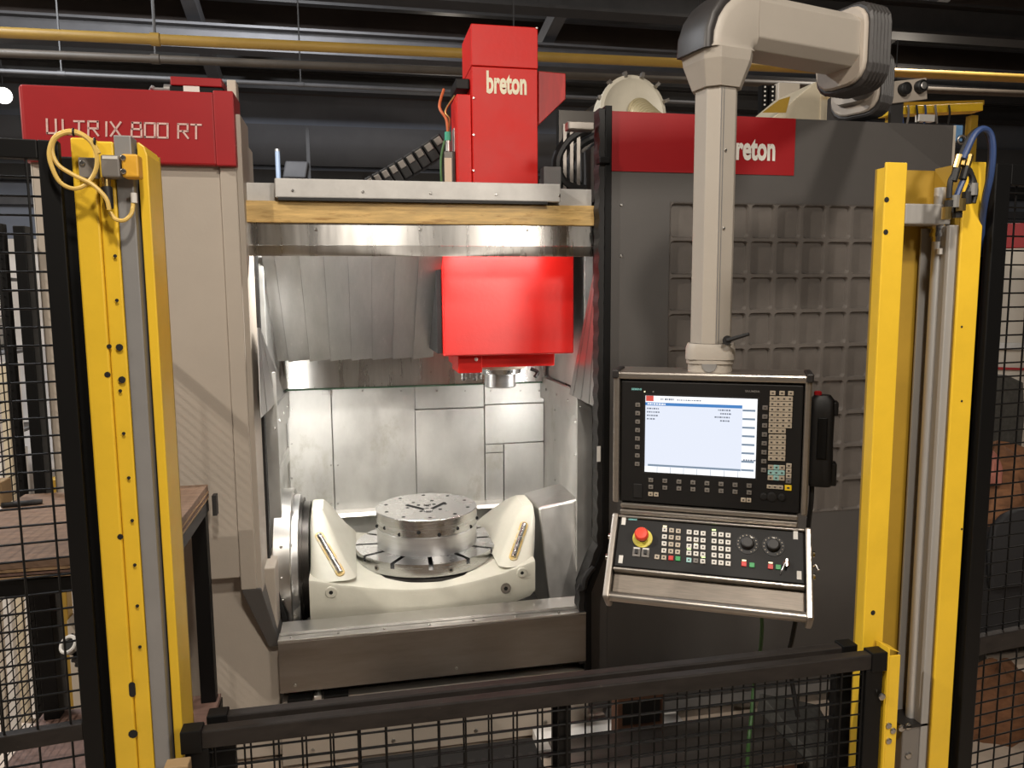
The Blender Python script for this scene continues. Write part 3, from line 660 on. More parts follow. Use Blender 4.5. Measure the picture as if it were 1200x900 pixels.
screws(hp, Z_, .0085, H, 'bolt_hole', darkhole, .0006)
screws([(rx+RR*math.cos(a), tcy+RR*math.sin(a), z2+.012+.014*(k % 2)) for k, a in enumerate([math.radians(-170+k*22) for k in range(8)])], (0, -1, 0), .0085, H, 'side_bore', darkhole, .002)
for s_ in (-1, 1):   # three-jaw shaped slot on top
    MB().bar((rx, tcy-.075, z3+.0012), (rx+s_*.085, tcy+.035, z3+.0012), .014, .002).build('jaw_slot', darkhole, H)
MB().lathe((rx, tcy-.075, z3), Z_, [(0, .02), (.004, .02), (.005, .012)], 16).build('jaw_block', machined, H)
MB().lathe((rx+.005, tcy+.02, z3), Z_, [(0, .016), (.004, .016), (.005, .01)], 16).build('jaw_block', machined, H)

# ================================================================== CONTROL PENDANT
pn = Vector((-.48, -.877, 0)).normalized(); pe = Vector((.877, -.48, 0)).normalized()
P0 = CAM + ray(836, 520)*2.06
def up(x, y, d=0): return onP(x, y, P0+pn*d, pn)
def loc(p): v = Vector(p)-P0; return v.dot(pe), v.z
Pd = thing('control_pendant', 'machine control pendant with lit screen and sloping key panel under the beige arm', 'control panel', P0+Vector((0, 0, -.35)))
def pbx(a0, a1, z0, z1, d0, d1): # box in pendant axes (a along pe, z up, d towards viewer)
    c = P0+pe*((a0+a1)/2)+Z_*((z0+z1)/2)+pn*((d0+d1)/2)
    return MB().obox(c, pe, pn, Z_, abs(a1-a0)/2, abs(d1-d0)/2, abs(z1-z0)/2)
L0, ZT = loc(up(728, 446)); R0, _ = loc(up(942, 452)); _, ZB = loc(up(733, 587)); _, ZB2 = loc(up(940, 602)); ZB = (ZB+ZB2)/2
ZT = (ZT+loc(up(942, 452))[1])/2
pbx(L0-.004, R0+.004, ZB-.005, ZT+.004, -.15, -.012).build('housing', panelgrey, Pd, .004)
pnl = pbx(L0, R0, ZB, ZT, -.012, 0).build('screen_panel', panelblk, Pd, .003)
pbx(L0-.02, R0+.02, ZT+.005, ZT+.026, -.15, .006).build('top_frame', alu_br, Pd, .006)
for s_, e in ((-1, L0-.003), (1, R0+.003)):
    pbx(e, e+s_*.017, ZB-.004, ZT+.026, -.14, .010).build('side_frame', alu_br, Pd, .005)
    pbx(e+s_*.002, e+s_*.020, ZT+.008, ZT+.032, -.10, .016).build('corner_cap', panelgrey, Pd, .004)
for k in range(3):
    zz = ZB-.012-k*.0165; pbx(L0+.002, R0-.002, zz-.0068, zz+.0068, -.06+.0, .006+.007*k).build('bellows_strip', alu_br, Pd, .004, 3)
# screen
def rect(x0, y0, x1, y1, d, pp, m, nm, th=.0008):
    a0, z1 = loc(up(x0, y0)); a1, _ = loc(up(x1, y1)); z0 = loc(up(x1, y1))[1]
    return pbx(a0, a1, z0, z1, d, d+th).build(nm, m, pp)
# local rectangle of the screen, built square to the panel
sa0 = loc(up(756, 510))[0]; sa1 = loc(up(886.5, 510))[0]; sz1 = (loc(up(756, 464))[1]+loc(up(887, 467))[1])/2; sz0 = (loc(up(756, 553))[1]+loc(up(886, 560))[1])/2
sw_, sh_ = sa1-sa0, sz1-sz0
def sr(u0, v0, u1, v1, m, nm, d=.001, th=.0005): return pbx(sa0+sw_*u0, sa0+sw_*u1, sz1-sh_*v1, sz1-sh_*v0, d, d+th).build(nm, m, screen)
pbx(sa0-.005, sa1+.005, sz0-.005, sz1+.005, .0, .0005).build('screen_bezel', rubber, Pd)
screen = pbx(sa0, sa1, sz0, sz1, .0004, .001).build('screen', scr, Pd)
sr(0, 0, 1, .085, scr_lt, 'header_bar'); sr(.005, .0, .075, .07, scr_red, 'screen_logo', .0015)
sr(0, .085, .87, .125, scr_blue, 'title_bar'); sr(.875, .085, 1, 1, scr_lt, 'softkey_column'); sr(0, .925, .87, 1, scr_lt, 'softkey_row')
sr(.03, .895, .87, .92, scr_gry, 'status_bar')
for k in range(8): sr(.875, .135+.108*k, .985, .16+.108*k, scr_gry, 'softkey_divider', .0016)
for k in range(7): sr(.115+.122*k, .925, .119+.122*k, 1, scr_gry, 'softkey_tick', .0016)
mb = MB()
def dash(u, v, w, lines=1, hgt=.018):
    x = u
    while x < u+w:
        l = random.uniform(.006, .022); c = P0+pe*(sa0+sw_*(x+l/2))+Z_*(sz1-sh_*v)+pn*.0017
        mb.obox(c, pe, pn, Z_, sw_*l/2, .0002, sh_*hgt/2); x += l+.006
dash(.14, .04, .03); dash(.18, .04, .08, hgt=.026); dash(.29, .045, .22, hgt=.014)
for k, w in enumerate((.11, .11, .09, .07)): dash(.015, .165+.045*k, w); dash(.78-.02-(.10, .08, .13, .08)[k], .155+.045*k, (.10, .08, .13, .08)[k])
dash(.89, .775, .09)
mb.build('screen_text', scr_txt, screen, stuff=True)
mb = MB(); dash(.02, .105, .17); mb.build('title_text', scr_lt, screen)
# keys of the screen panel
KEYS = {}
def key(pp, c, ex, ey, nrm, w, h, m, nm='key', leg=False, th=.003):
    kid = (nm, m.name, round(w, 4), round(h, 4), round(ey.z, 3))
    if kid not in KEYS:
        o = MB().obox(c+nrm*(th/2), ex, nrm, ey, w/2, th/2, h/2).build(nm, m, pp, .0008, 1); KEYS[kid] = (o, WPOS[o.name]-c)
    else:
        o0, off = KEYS[kid]; o = clone(o0, c+off, pp)
    if leg:
        kl = ('key_legend', kid)
        if kl not in KEYS:
            l = MB().obox(c+nrm*(th+.0002), ex, nrm, ey, w*.19, .0002, h*.17).build('key_legend', legend, o); KEYS[kl] = (l, WPOS[l.name]-c)
        else: l0, off = KEYS[kl]; clone(l0, c+off, o)
    return o
UK = lambda x, y, w, h, m, leg=False: key(pnl, up(x, y), pe, Z_, pn, w, h, m, leg=leg)
for k in range(8):
    UK(747.5-.1*k, 474.3+9.9*k, .013, .0115, key_dk, True)
    UK(896.6-.25*k, 477.7+10.45*k, .013, .0115, key_dk, True)
    x = 762.7+16.45*k
    UK(x, 562.4+.95*k, .013, .0115, key_dk, True); UK(x, 570.4+.95*k, .013, .0115, key_dk, True)
for x, y in ((762.5, 578.8), (769, 579.2), (871, 585.6), (877.5, 586)): UK(x, y, .0125, .0115, key_lt, True)
for x, y in ((905.6, 460.4), (916.4, 460.6), (926.7, 460.8)): UK(x, y, .0135, .0115, key_lt, True)
for r in range(7):
    for c_ in range(4):
        if r == 6 and c_ == 3 or (r == 5 and c_ == 3 and False): continue
        UK(905.3+6.8*c_-.25*r, 467.0+6.3*r+.15*c_, .0142, .0128, key_lt, True)
for r in range(5):
    for c_ in range(3): UK(904.2+6.7*c_-.2*r, 511.9+6.25*r+.15*c_, .0142, .0128, key_lt, True)
for r in range(3):
    for c_ in range(3):
        m = key_cyan if (r == 1 or c_ == 1) else key_lt
        UK(903.3+6.6*c_-.2*r, 547.4+6.2*r+.2*c_, .0140, .0126, m, m is not key_lt or True)
for r in range(4): UK(924.4-.15*r, 545.6+6.0*r, .0135, .0122, key_lt if r < 3 else key_dk, True)
for c_ in range(3): UK(901.7+6.4*c_, 570.2+.35*c_, .0135, .0105, key_lt, True)
UK(923.6, 571.5, .017, .0145, key_yel, True)
for x, r in ((895, .010), (904.5, .013), (916, .010)):
    p = up(x, 581.5+(x-895)*.06); MB().lathe(p, pn, [(0, r), (.003, r*.95), (.004, r*.6)], 16).build('panel_port', rubber, Pd)
p = up(747.5, 575); pbx(loc(p)[0]-.012, loc(p)[0]+.012, loc(p)[1]-.02, loc(p)[1]+.02, 0, .003).build('usb_flap', rubber, Pd, .003)
text('maker_lettering', 'SIEMENS', .028, .0055, up(746, 456), pe, Z_, teal, Pd, bold=.02)
text('series_lettering', 'SINUMERIK', .037, .0055, up(882, 458.6), pe, Z_, silverprint, Pd, bold=.01)
for x in (755.5, 765.5): MB().lathe(up(x, 459), pn, [(0, .002), (.001, .002)], 8).build('status_led', led_w if x < 760 else silverprint, Pd)
# lower sloping key panel
tl = math.radians(40)
ez2 = (Z_*math.cos(tl)-pn*math.sin(tl)).normalized(); n2 = (pn*math.cos(tl)+Z_*math.sin(tl)).normalized()
Q0 = up(836, 611, .02)
def lo(x, y, d=0): return onP(x, y, Q0+n2*d, n2)
def loc2(p): v = Vector(p)-Q0; return v.dot(pe), v.dot(ez2)
def qbx(a0, a1, z0, z1, d0, d1): return MB().obox(Q0+pe*((a0+a1)/2)+ez2*((z0+z1)/2)+n2*((d0+d1)/2), pe, n2, ez2, abs(a1-a0)/2, abs(d1-d0)/2, abs(z1-z0)/2)
l0 = (loc2(lo(728, 608))[0]+loc2(lo(718, 664))[0])/2; r0 = (loc2(lo(939, 621))[0]+loc2(lo(945, 683))[0])/2
zt2 = (loc2(lo(728, 608.5))[1]+loc2(lo(939, 622))[1])/2; zb2 = (loc2(lo(718, 664))[1]+loc2(lo(945, 683))[1])/2
mc = qbx(l0, r0, zb2, zt2, -.008, 0).build('key_panel', panelblk, Pd, .002)
qbx(l0-.003, r0+.003, zb2-.004, zt2+.004, -.09, -.008).build('key_housing', panelgrey, Pd, .004)
qbx(l0-.004, r0+.004, zt2+.001, zt2+.008, -.05, .006).build('key_panel_top_rail', alu_br, Pd, .003)
qbx(l0-.002, r0+.002, zb2-.012, zb2-.003, -.06, .004).build('key_panel_bottom_rail', alu_br, Pd, .003)
hz = (loc2(lo(718, 699))[1]+loc2(lo(948, 719))[1])/2
for s_, e in ((-1, l0-.004), (1, r0+.004)):
    qbx(e, e+s_*.017, hz-.012, zt2+.012, -.07, .009).build('desk_side_frame', alu_br, Pd, .005)
    c = Q0+pe*(e+s_*.0185)+ez2*((zb2+zt2)/2-.01)
    for dz in (-.03, .03): MB().lathe(c+ez2*dz+n2*-.02, pe*s_, [(0, .009), (.006, .008)], 14).build('frame_knob', chrome, Pd)
qbx(l0-.002, r0+.002, hz+.012, zb2-.013, -.075, -.02).build('palm_rest', mat('palm_rest_grey', (.20, .17, .14), .45, .3, var=.25, vscale=20, stretch=(1, 1, 30)), Pd, .004)
a = Q0+pe*(l0-.004)+ez2*hz+n2*-.015; b = Q0+pe*(r0+.004)+ez2*hz+n2*-.015
MB().cyl(a, b, .013, 20).build('grab_rail', alu_br, Pd)
LK = lambda x, y, m, leg=True, w=.0128, h=.0128: key(mc, lo(x, y), pe, ez2, n2, w, h, m, leg=leg, th=.004)
for r in range(4):
    for c_ in range(3): LK(779+8*c_-.3*r, 621.2+8.15*r+.8*c_, key_lt if c_ else key_wh)
for x, y, m in ((770, 653, key_lt), (778, 653.8, key_lt), (786.3, 654.3, key_red), (794.5, 655, key_grn)): LK(x, y, m, m not in (key_red, key_grn))
for r in range(5):
    for c_ in range(3):
        m = key_wh
        if r == 4 and c_ == 0: m = key_cyan
        if r == 4 and c_ == 1: m = key_dk
        LK(807.7+8.15*c_-.1*r, 624+8.2*r+.75*c_, m)
        LK(836.8+8.2*c_, 626.2+8.25*r+.8*c_, key_wh)
for x, y, m in ((871.8, 661.3, key_red), (881.2, 662.6, key_grn), (903, 664.5, key_red), (912, 665, key_grn)): LK(x, y, m, False)
for x, y, m in ((779.2, 616.9, led_w), (836.6, 621.2, led_g), (807.5, 643.5, led_g), (824.2, 653, led_g), (872, 656.9, led_w), (903, 659.7, led_w), (815.5, 638, led_w)):
    MB().obox(lo(x, y)+n2*.001, pe, n2, ez2, .005, .001, .0016).build('key_led', m, mc)
p = lo(753, 631); es = MB().lathe(p, n2, [(0, .027), (.003, .0265), (.004, .02)], 32).build('emergency_stop', estop_yel, Pd)
MB().lathe(p+n2*.004, n2, [(0, .0125), (.016, .0125)], 24).build('stop_stem', rubber, es)
MB().lathe(p+n2*.02, n2, [(0, .014), (.004, .0185), (.014, .0185), (.019, .015), (.0195, .006)], 28).build('stop_button', estop_red, es)
for x in (746, 756.5):
    p = lo(x, 647+(x-746)*.08); o = MB().obox(p+n2*.0015, pe, n2, ez2, .010, .0015, .013).build('rocker_plate', key_dk, Pd)
    MB().obox(p+n2*.005, pe, n2, ez2, .004, .004, .006).build('rocker', rubber, o)
    MB().obox(p+ez2*.010+n2*.0032, pe, n2, ez2, .008, .0003, .002).build('rocker_label', whitish, o)
for x, y, ang in ((875.8, 637.5, .6), (906.2, 640, .05)):
    p = lo(x, y); o = MB().lathe(p, n2, [(0, .0285), (.0015, .028)], 32).build('dial_plate', rubber, Pd)
    MB().lathe(p+n2*.0016, n2, [(0, .018), (.004, .017), (.014, .015), (.0155, .012)], 28).build('dial_knob', panelgrey, o)
    for k in range(14):
        a_ = math.radians(-150+300*k/13)+.1; q = p+(pe*math.sin(a_)+ez2*math.cos(a_))*.0235+n2*.0018
        MB().lathe(q, n2, [(0, .0014), (.0006, .0014)], 6).build('dial_mark', key_lt, o)
    q = p+(pe*math.sin(ang)+ez2*math.cos(ang))*.017+n2*.010; MB().lathe(q, n2, [(0, .003), (.002, .003)], 10).build('dial_pointer', whitish, o)
p = lo(921.5, 661); o = MB().lathe(p, n2, [(0, .009), (.006, .008)], 16).build('key_switch', rust, Pd)
MB().obox(p+n2*.012-ez2*.003, pe, n2, ez2, .0022, .008, .010).build('switch_key', chrome, o)
MB().tube([p+n2*.008-pe*.003, p+n2*.008-pe*.010-ez2*.018, p+n2*.004-pe*.014-ez2*.030], .0018).build('key_ring', chrome, o)
for x, y in ((731, 610.8), (727.5, 655.5), (932.3, 627.5), (936.5, 674.3)): MB().obox(lo(x, y)+n2*.0008, pe, n2, ez2, .0055, .0008, .011).build('corner_label', whitish, mc)
text('key_panel_lettering', 'SIEMENS', .024, .0045, lo(741.5, 609), pe, ez2, teal, Pd, bold=.02)
p = lo(952, 664); MB().tube([p-pe*.012, p, p+pe*.008+ez2*.004, p+pe*.014-ez2*.008], .004).build('side_latch', chrome, Pd)

# ---- hand-held unit hung on the side of the pendant
G = thing('handheld_unit', 'black handheld unit hanging on the right side of the control pendant', 'remote control', up(962, 568, -.05))
hc = up(962, 516, -.05); hh = .5*(up(962, 462, -.05).z-up(962, 568, -.05).z)
sec_ = []
for t_, wv, dv_ in ((-1, .055, .045), (-.93, .066, .05), (-.6, .062, .052), (0, .058, .055), (.6, .060, .055), (.9, .058, .05), (1, .04, .035)):
    sec_.append(sec(hc+Z_*(hh*t_), pe, pn, rrect(wv, dv_, .014, 4)))
MB().loft(sec_).build('unit_body', rubber, G)
MB().obox(hc+pn*.0285+Z_*.01, pe, pn, Z_, .012, .002, hh*.45).build('grip_inlay', blackm, G, .003)
MB().obox(hc+pe*.032+Z_*hh*.72, pe, pn, Z_, .006, .02, .018).build('hanger_hook', rubber, G, .003); MB().obox(hc+pe*.033-Z_*hh*.72, pe, pn, Z_, .007, .02, .03).build('hanger_foot', rubber, G, .003)
q = hc+Z_*hh; MB().lathe(q-pe*.012, Z_, [(0, .010), (.008, .010), (.010, .006)], 14).build('unit_stop_button', red, G)
q0 = hc-Z_*hh-pe*.018
MB().tube([q0+Z_*.02, q0-Z_*.05, up(948, 610, -.06), up(944, 660, -.08), up(938, 700, -.10), up(929, 745, -.10), up(925, 775, -.10), up(935, 840, -.05)], .0065).build('unit_cable', rubber, G)
# green cable hanging below the pendant
t = tag(MB().tube([up(884, 690, -.06), up(886, 705, -.07), up(891, 716, -.07), up(893, 735, -.07), up(890, 770, -.07), up(884, 800, -.05), up(880, 845, 0), up(876, 890, .05), Vector((up(876, 890, .05).x-.02, up(876, 890, .05).y-.02, .006))], .0055).build('green_cable', green_w), 'green cable hanging below the control pendant', 'cable')

# ================================================================== SUPPORT ARM
Ar = thing('support_arm', 'beige hinged support arm with black rubber joints holding the control pendant', 'support arm', up(832, 437, -.07))
base = up(832, 436, -.075); bx_, by_ = base.x, base.y
V = lambda z: Vector((bx_, by_, z))
zcl = ZT+P0.z+.026
z400 = onP(832, 402, base, pn).z; z418 = onP(832, 420, base, pn).z
ce, cn = pe, pn
for za, zb_, wv, nm in ((zcl, zcl+.022, .118, 'swivel_base'), (zcl+.0225, z418-.001, .126, 'swivel_collar')):
    MB().loft([sec(V(za), ce, cn, rrect(wv, wv*.85, .035)), sec(V(zb_), ce, cn, rrect(wv, wv*.85, .035))]).build(nm, armpaint, Ar, .004)
secs = [sec(V(z418+(z400-z418)*f), ce, cn, rrect(w_, w_*.85, .03)) for f, w_ in ((0, .130), (.7, .130), (1, .122))]
MB().loft(secs).build('clamp_sleeve', armpaint, Ar, .003)
cp = V(zcl+.024)+cn*.0515
MB().lathe(cp-Z_*.004, cn, [(0, .02), (.002, .019)], 20).build('maker_badge', alu_grey, Ar)
q = V(z400+.012)+cn*.062+ce*.045
MB().lathe(q-cn*.01, cn, [(0, .012), (.02, .012)], 14).build('clamp_hub', rubber, Ar); MB().cyl(q+cn*.008, q+cn*.02+ce*.055+Z_*.018, .006, 10, .0045).build('clamp_lever', rubber, Ar)
# pole: octagonal section
zp1 = onP(838, 107, base, pn).z
def octa(w, c): h = w/2; return [(-h, -h+c), (-h+c, -h), (h-c, -h), (h, -h+c), (h, h-c), (h-c, h), (-h+c, h), (-h, h-c)]
fe = Vector((.98, .2, 0)).normalized(); fn = Vector((-.2, .98, 0)).normalized()
MB().loft([sec(V(z400+.001), fe, fn, octa(.098, .024)), sec(V(zp1), fe, fn, octa(.098, .024))], True, False).build('pole', armpaint, Ar, .002)
for a_ in (-.036, -.028): MB().obox(V((z400+zp1)/2)-fn*.0495+fe*(a_+.015), fe, fn, Z_, .0012, .001, (zp1-z400)/2-.002).build('pole_groove', alu_grey, Ar)
screws([V(zp1-.16)-fn*.049-fe*.005, V(zp1-.36)-fn*.049-fe*.005], -fn, .004, Ar)
zc1 = onP(838, 78, base, pn).z; ze = onP(838, 66, base, pn).z
MB().loft([sec(V(zp1+.0005), fe, fn, octa(.112, .026)), sec(V(zc1), fe, fn, octa(.150, .03)), sec(V(ze), fe, fn, octa(.156, .03))], True, False).build('pole_collar', armpaint, Ar, .002)
# elbow and horizontal arm
ad = Vector((math.cos(math.radians(14)), math.sin(math.radians(14)), 0)); an = Vector((-ad.y, ad.x, 0))
ztop = onP(940, 22, base, pn).z
zarm = ztop+.012
secs = []
RB = .075
for k in range(8):
    t_ = math.radians(90*k/7)
    c = V(zarm-RB-.01)+Vector((0, 0, 0))
    pos = V(0)+ad*(RB-RB*math.cos(t_)); pos.z = (zarm-RB)+RB*math.sin(t_)
    tang = (Z_*math.cos(t_)+ad*math.sin(t_)); side = an; upv = side.cross(tang)
    secs.append(sec(pos, upv, side, rrect(.150, .14, .03, 3)))
first_ = sec(V(ze+.0005), an.cross(Z_), an, rrect(.156, .15, .03, 3))
MB().loft([first_]+secs).build('elbow', armpaint, Ar)
elb = V(0)+ad*RB; elb.z = zarm
secs = []
for k in range(7):
    t_ = math.radians(-4+96*k/6); rr_ = .1415
    cc = V(0)+ad*RB; cc.z = zarm-RB
    pos = cc+(-ad*math.cos(t_)+Z_*math.sin(t_))*rr_*1.06
    tang = (ad*math.sin(t_)+Z_*math.cos(t_)); side = an; upv = side.cross(tang)
    secs.append(sec(pos, upv, side, rrect(.030, .125, .012, 3)))
MB().loft(secs).build('elbow_cap', rubber_gr, Ar)
jend = onP(984, 46, base+an*0, an); arm_len = (jend-elb).dot(ad)
e1 = elb+ad*arm_len
MB().loft([sec(elb+ad*.0005, an, Z_, octa(.142, .026)), sec(e1, an, Z_, octa(.142, .026))], True, False).build('cross_arm', armpaint, Ar, .003)
def joint(c, axd, sd, w, h, depth, nm1, nm2):
    o = MB().loft([sec(c+axd*d, sd, Z_, rrect(w*s_, h*s_, min(w, h)*.30)) for d, s_ in ((0, .9), (.006, .94), (.012, .94))]).build(nm1, beige, Ar)
    L = []; d = .0125
    nrib = 6
    for k in range(nrib*2+1):
        L.append(sec(c+axd*(d+depth*k/(nrib*2)), sd, Z_, rrect(w*(1.07 if k % 2 else .99), h*(1.07 if k % 2 else .99), min(w, h)*.32)))
    L[0] = sec(c+axd*d, sd, Z_, rrect(w*.99, h*.99, min(w, h)*.3))
    MB().loft(L, True, False).build(nm2, rubber_gr, Ar, .003)
joint(e1-Z_*.012, ad, an, .185, .225, .085, 'joint_rim', 'joint_boot')
# second joint, lower and further back, standing on the cabinet
j2 = onY(975, 100, -.02); 
ad2 = Vector((math.cos(math.radians(24)), math.sin(math.radians(24)), 0)); an2 = Vector((-ad2.y, ad2.x, 0))
c2 = onY(1001, 99, .08)
mbase = e1+ad*.06-Z_*.10
joint(c2, ad2, an2, .22, .25, .085, 'lower_joint_rim', 'lower_joint_boot')
MB().loft([sec(c2+ad2*.004, an2, Z_, rrect(.15, .16, .03)), sec(c2-ad2*.03, an2, Z_, rrect(.14, .15, .03))]).build('joint_core', armpaint, Ar)
L = [sec(c2-ad2*d, an2, Z_, rrect(.20, .21, .06)) for d in (.055, .03, .008)]
MB().loft([sec(e1+ad*.05-Z_*.02, an, Z_, rrect(.12, .12, .05)), sec((e1+c2)/2+ad*.07, an, Z_, rrect(.12, .12, .05)), sec(c2+ad2*.06, an2, Z_, rrect(.12, .12, .05))]).build('joint_link', rubber_gr, Ar)
q = c2+ad2*.06; B(q.x-.03, q.x+.07, q.y+.06, q.y+.20, TOP-.0295, q.z).build('arm_pedestal', rubber_gr, Ar, .01)

# ================================================================== FENCES, POSTS AND GATE
GY = -1.40
def mesh_panel(name, label, piv, d, length, z0, z1, rails, tube_w=.03, pitch=(.05, .03), group=None, ph=0, wr=.002, dep=.02, solid_end=True):
    d = Vector(d).normalized(); nn = Vector((d.y, -d.x, 0)); piv = Vector(piv)
    t = thing(name, label, 'fence', piv+d*(length/2)+Z_*z0, group)
    pt = lambda a, z: piv+d*a+Z_*z
    MB().bar(pt(tube_w/2, z0), pt(tube_w/2, z1), tube_w, dep, (nn)).build('frame_upright', blackm, t, .002)
    MB().bar(pt(length-tube_w/2, z0), pt(length-tube_w/2, z1), tube_w, dep, nn).build('frame_upright', blackm, t, .002)
    for z in [z0+tube_w/2, z1-tube_w/2]: MB().bar(pt(tube_w, z), pt(length-tube_w, z), dep, tube_w).build('frame_rail', blackm, t, .002)
    for z in rails: MB().bar(pt(tube_w, z), pt(length-tube_w, z), dep, tube_w).build('cross_rail', blackrail, t, .002)
    mb = MB(); a = tube_w+ph
    while a < length-tube_w: mb.wire(pt(a, z0+.01)-nn*.004, pt(a, z1-.01)-nn*.004, wr); a += pitch[0]
    z = z0+tube_w+.01
    while z < z1-tube_w: mb.wire(pt(.01, z)+nn*0, pt(length-.01, z), wr); z += pitch[1]
    mb.build('wire_mesh', blackm, t, stuff=True)
    return t
r7 = math.radians(7)
ztl = onY(84, 167, GY).z
mesh_panel('mesh_fence', 'black wire mesh fence panel beside the post with the yellow cable', (-.455, GY-.005, 0), (-math.cos(r7), -math.sin(r7), 0), 1.05, .06, ztl, [onY(60, 866, GY-.03).z], ph=.018)
xr = onY(1150, 400, GY).x
mesh_panel('mesh_fence', 'black wire mesh fence panel beside the post with the air cylinder', (xr, GY+.0, 0), (math.cos(r7), math.sin(r7), 0), 1.05, .06, onY(1160, 192, GY).z, [onY(1175, 748, GY+.02).z], tube_w=.042, ph=.034)
mesh_panel('side_fence', 'black wire mesh fence panel running along the side of the beige column', (-1.085, -.03, 0), (-.02, -1, 0), 1.32, .08, 2.0, [1.0], tube_w=.03, ph=.02)
# fence posts (black), on foot plates
for X, Y, lab in ((-.468, GY+.055, 'black square fence post behind the left yellow gate post'.replace('left ', '')+' with the switch'), (xr+.03, GY+.06, 'black square fence post behind the yellow gate post with the cylinder'), (-1.056, .035, 'black square fence post at the back corner of the wooden bench')):
    t = thing('fence_post', lab, 'post', (X, Y, 0))
    B(X-(.028 if X > -1 else .018), X+(.028 if X > -1 else .018), Y-.028, Y+.028, .008, 2.0).build('post_tube', blackm, t, .003)
    B(X-.03, X+.03, Y-.06, Y+.06, 0, .008).build('foot_plate', blackm, t)
    screws([(X+a*.018, Y+b*.045, .008) for a in (-1, 1) for b in (-1, 1)], Z_, .008, t, 'anchor_bolt')
# ---- left yellow post
LP = thing('gate_post', 'yellow steel gate post with a grey strip, bolt holes and safety switch', 'post', (-.37, GY, 0))
pz = onY(92, 161, GY).z; px_ = lambda p, Y=GY: onY(p, 400, Y).x
B(px_(99), px_(126.5), GY, GY+.035, 0, pz).build('front_plate', yellow, LP, .003)
B(px_(127), px_(147), GY+.004, GY+.035, 0, pz-.004).build('inner_plate', yellow, LP, .003)
B(px_(148.2), px_(168), GY+.002, GY+.04, 0, onY(140, 158, GY).z).build('guide_strip', alu_grey, LP, .002)
B(px_(168.3), px_(176), GY+.03, GY+.05, 0, pz-.01).build('guide_gap', rubber, LP)
mb = MB(); a = px_(174.5, GY+.02); b = px_(186, GY+.02); zt_ = onY(170, 167, GY+.02).z
mb.prism([(a, GY+.02, 0), (b, GY+.02, 0), (b, GY+.02, zt_-.02), (b-.004, GY+.02, zt_-.006), (b-.012, GY+.02, zt_), (a, GY+.02, zt_)], (0, .09, 0)); mb.build('rear_flange', yellow, LP, .002)
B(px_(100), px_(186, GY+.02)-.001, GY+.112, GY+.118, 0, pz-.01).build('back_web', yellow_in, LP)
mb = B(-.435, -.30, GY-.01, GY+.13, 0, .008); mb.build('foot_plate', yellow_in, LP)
for x, y, r in ((145, 407, .006), (148, 445, .006), (131, 439, .005), (160, 808, .009), (161, 860, .008), (143, 300, .003), (145, 352, .003), (149, 458, .003), (153, 508, .003), (159, 560, .003), (163, 610, .003), (166, 662, .003), (169, 710, .003), (172, 758, .003), (146, 629, .005), (133, 406, .004)):
    q = onY(x-8 if y > 100 and r < .0035 else x-5, y, GY-.0002); 
    if x in (160,): MB().loft([sec(q+Y_*d, X_, Z_, rrect(.011, .028, .0055)) for d in (0, -.0004)]).build('slot_hole', darkhole, LP)
    else: MB().lathe(q, (0, -1, 0), [(0, r), (.0006, r)], 10).build('bolt_hole', darkhole, LP)
# ---- safety switch with its cable
SW = thing('safety_switch', 'grey and yellow safety switch with a coiled yellow cable on the gate post', 'switch', onY(125, 208, GY-.02))
sY = GY-.03
def pb2(x0, y0, x1, y1, Ya, Yb): a = onY(x0, y0, Ya); b = onY(x1, y1, Ya); return MB().box(a.x, b.x, Ya, Yb, b.z, a.z)
pb2(91, 184, 116, 209, GY-.012, GY-.001).build('mount_plate', grey_sw, SW, .002)
sb = pb2(117, 181, 141, 208, sY, GY-.001).build('switch_body', grey_sw, SW, .003)
pb2(141.2, 180, 163, 208, sY, GY-.001).build('switch_head', label_o, SW, .003)
screws([onY(144.5, 185, sY), onY(145, 201, sY), onY(97, 191, GY-.012)], (0, -1, 0), .0045, SW)
pb2(119.5, 182.5, 137.5, 186.5, sY-.0006, sY).build('switch_label', whitish, SW)
q = onY(124, 208, GY-.016)
MB().cyl(q, q-Z_*.016, .007, 12).build('connector_nut', brass, SW); MB().cyl(q-Z_*.016, q+Vector((.004, -.004, -.050)), .009, 12, .006).build('connector_plug', rubber, SW)
cy_ = GY-.035
loopp = [(128, 246), (124, 232), (108, 216), (86, 205), (68, 193), (61, 176), (66, 161), (84, 155), (103, 163), (113, 180), (112, 200), (101, 216), (86, 221), (70, 213), (60, 193), (58, 176), (66, 159), (86, 153.5), (106, 164), (116, 180)]
MB().tube([onY(x, y, cy_-.002*math.sin(i)) for i, (x, y) in enumerate(loopp)], .0034, 8, 5).build('cable_coil', cable_y, SW)
MB().tube([onY(129, 249, GY-.02), onY(136, 257, GY-.025), onY(146, 258, GY-.025), onY(154, 250, GY-.02), onY(156, 238, GY-.012)], .0034).build('cable_tail', cable_y, SW)
q = onY(157, 232, GY-.012); MB().cyl(q-Z_*.008, q+Z_*.008, .005, 10).build('cable_end', whitish, SW)
for x, y in ((86, 155), (111, 166)): q = onY(x, y, cy_); MB().ring(q, (1, .2, 0), .005, .0018, 12, 6).build('cable_tie', rubber, SW)
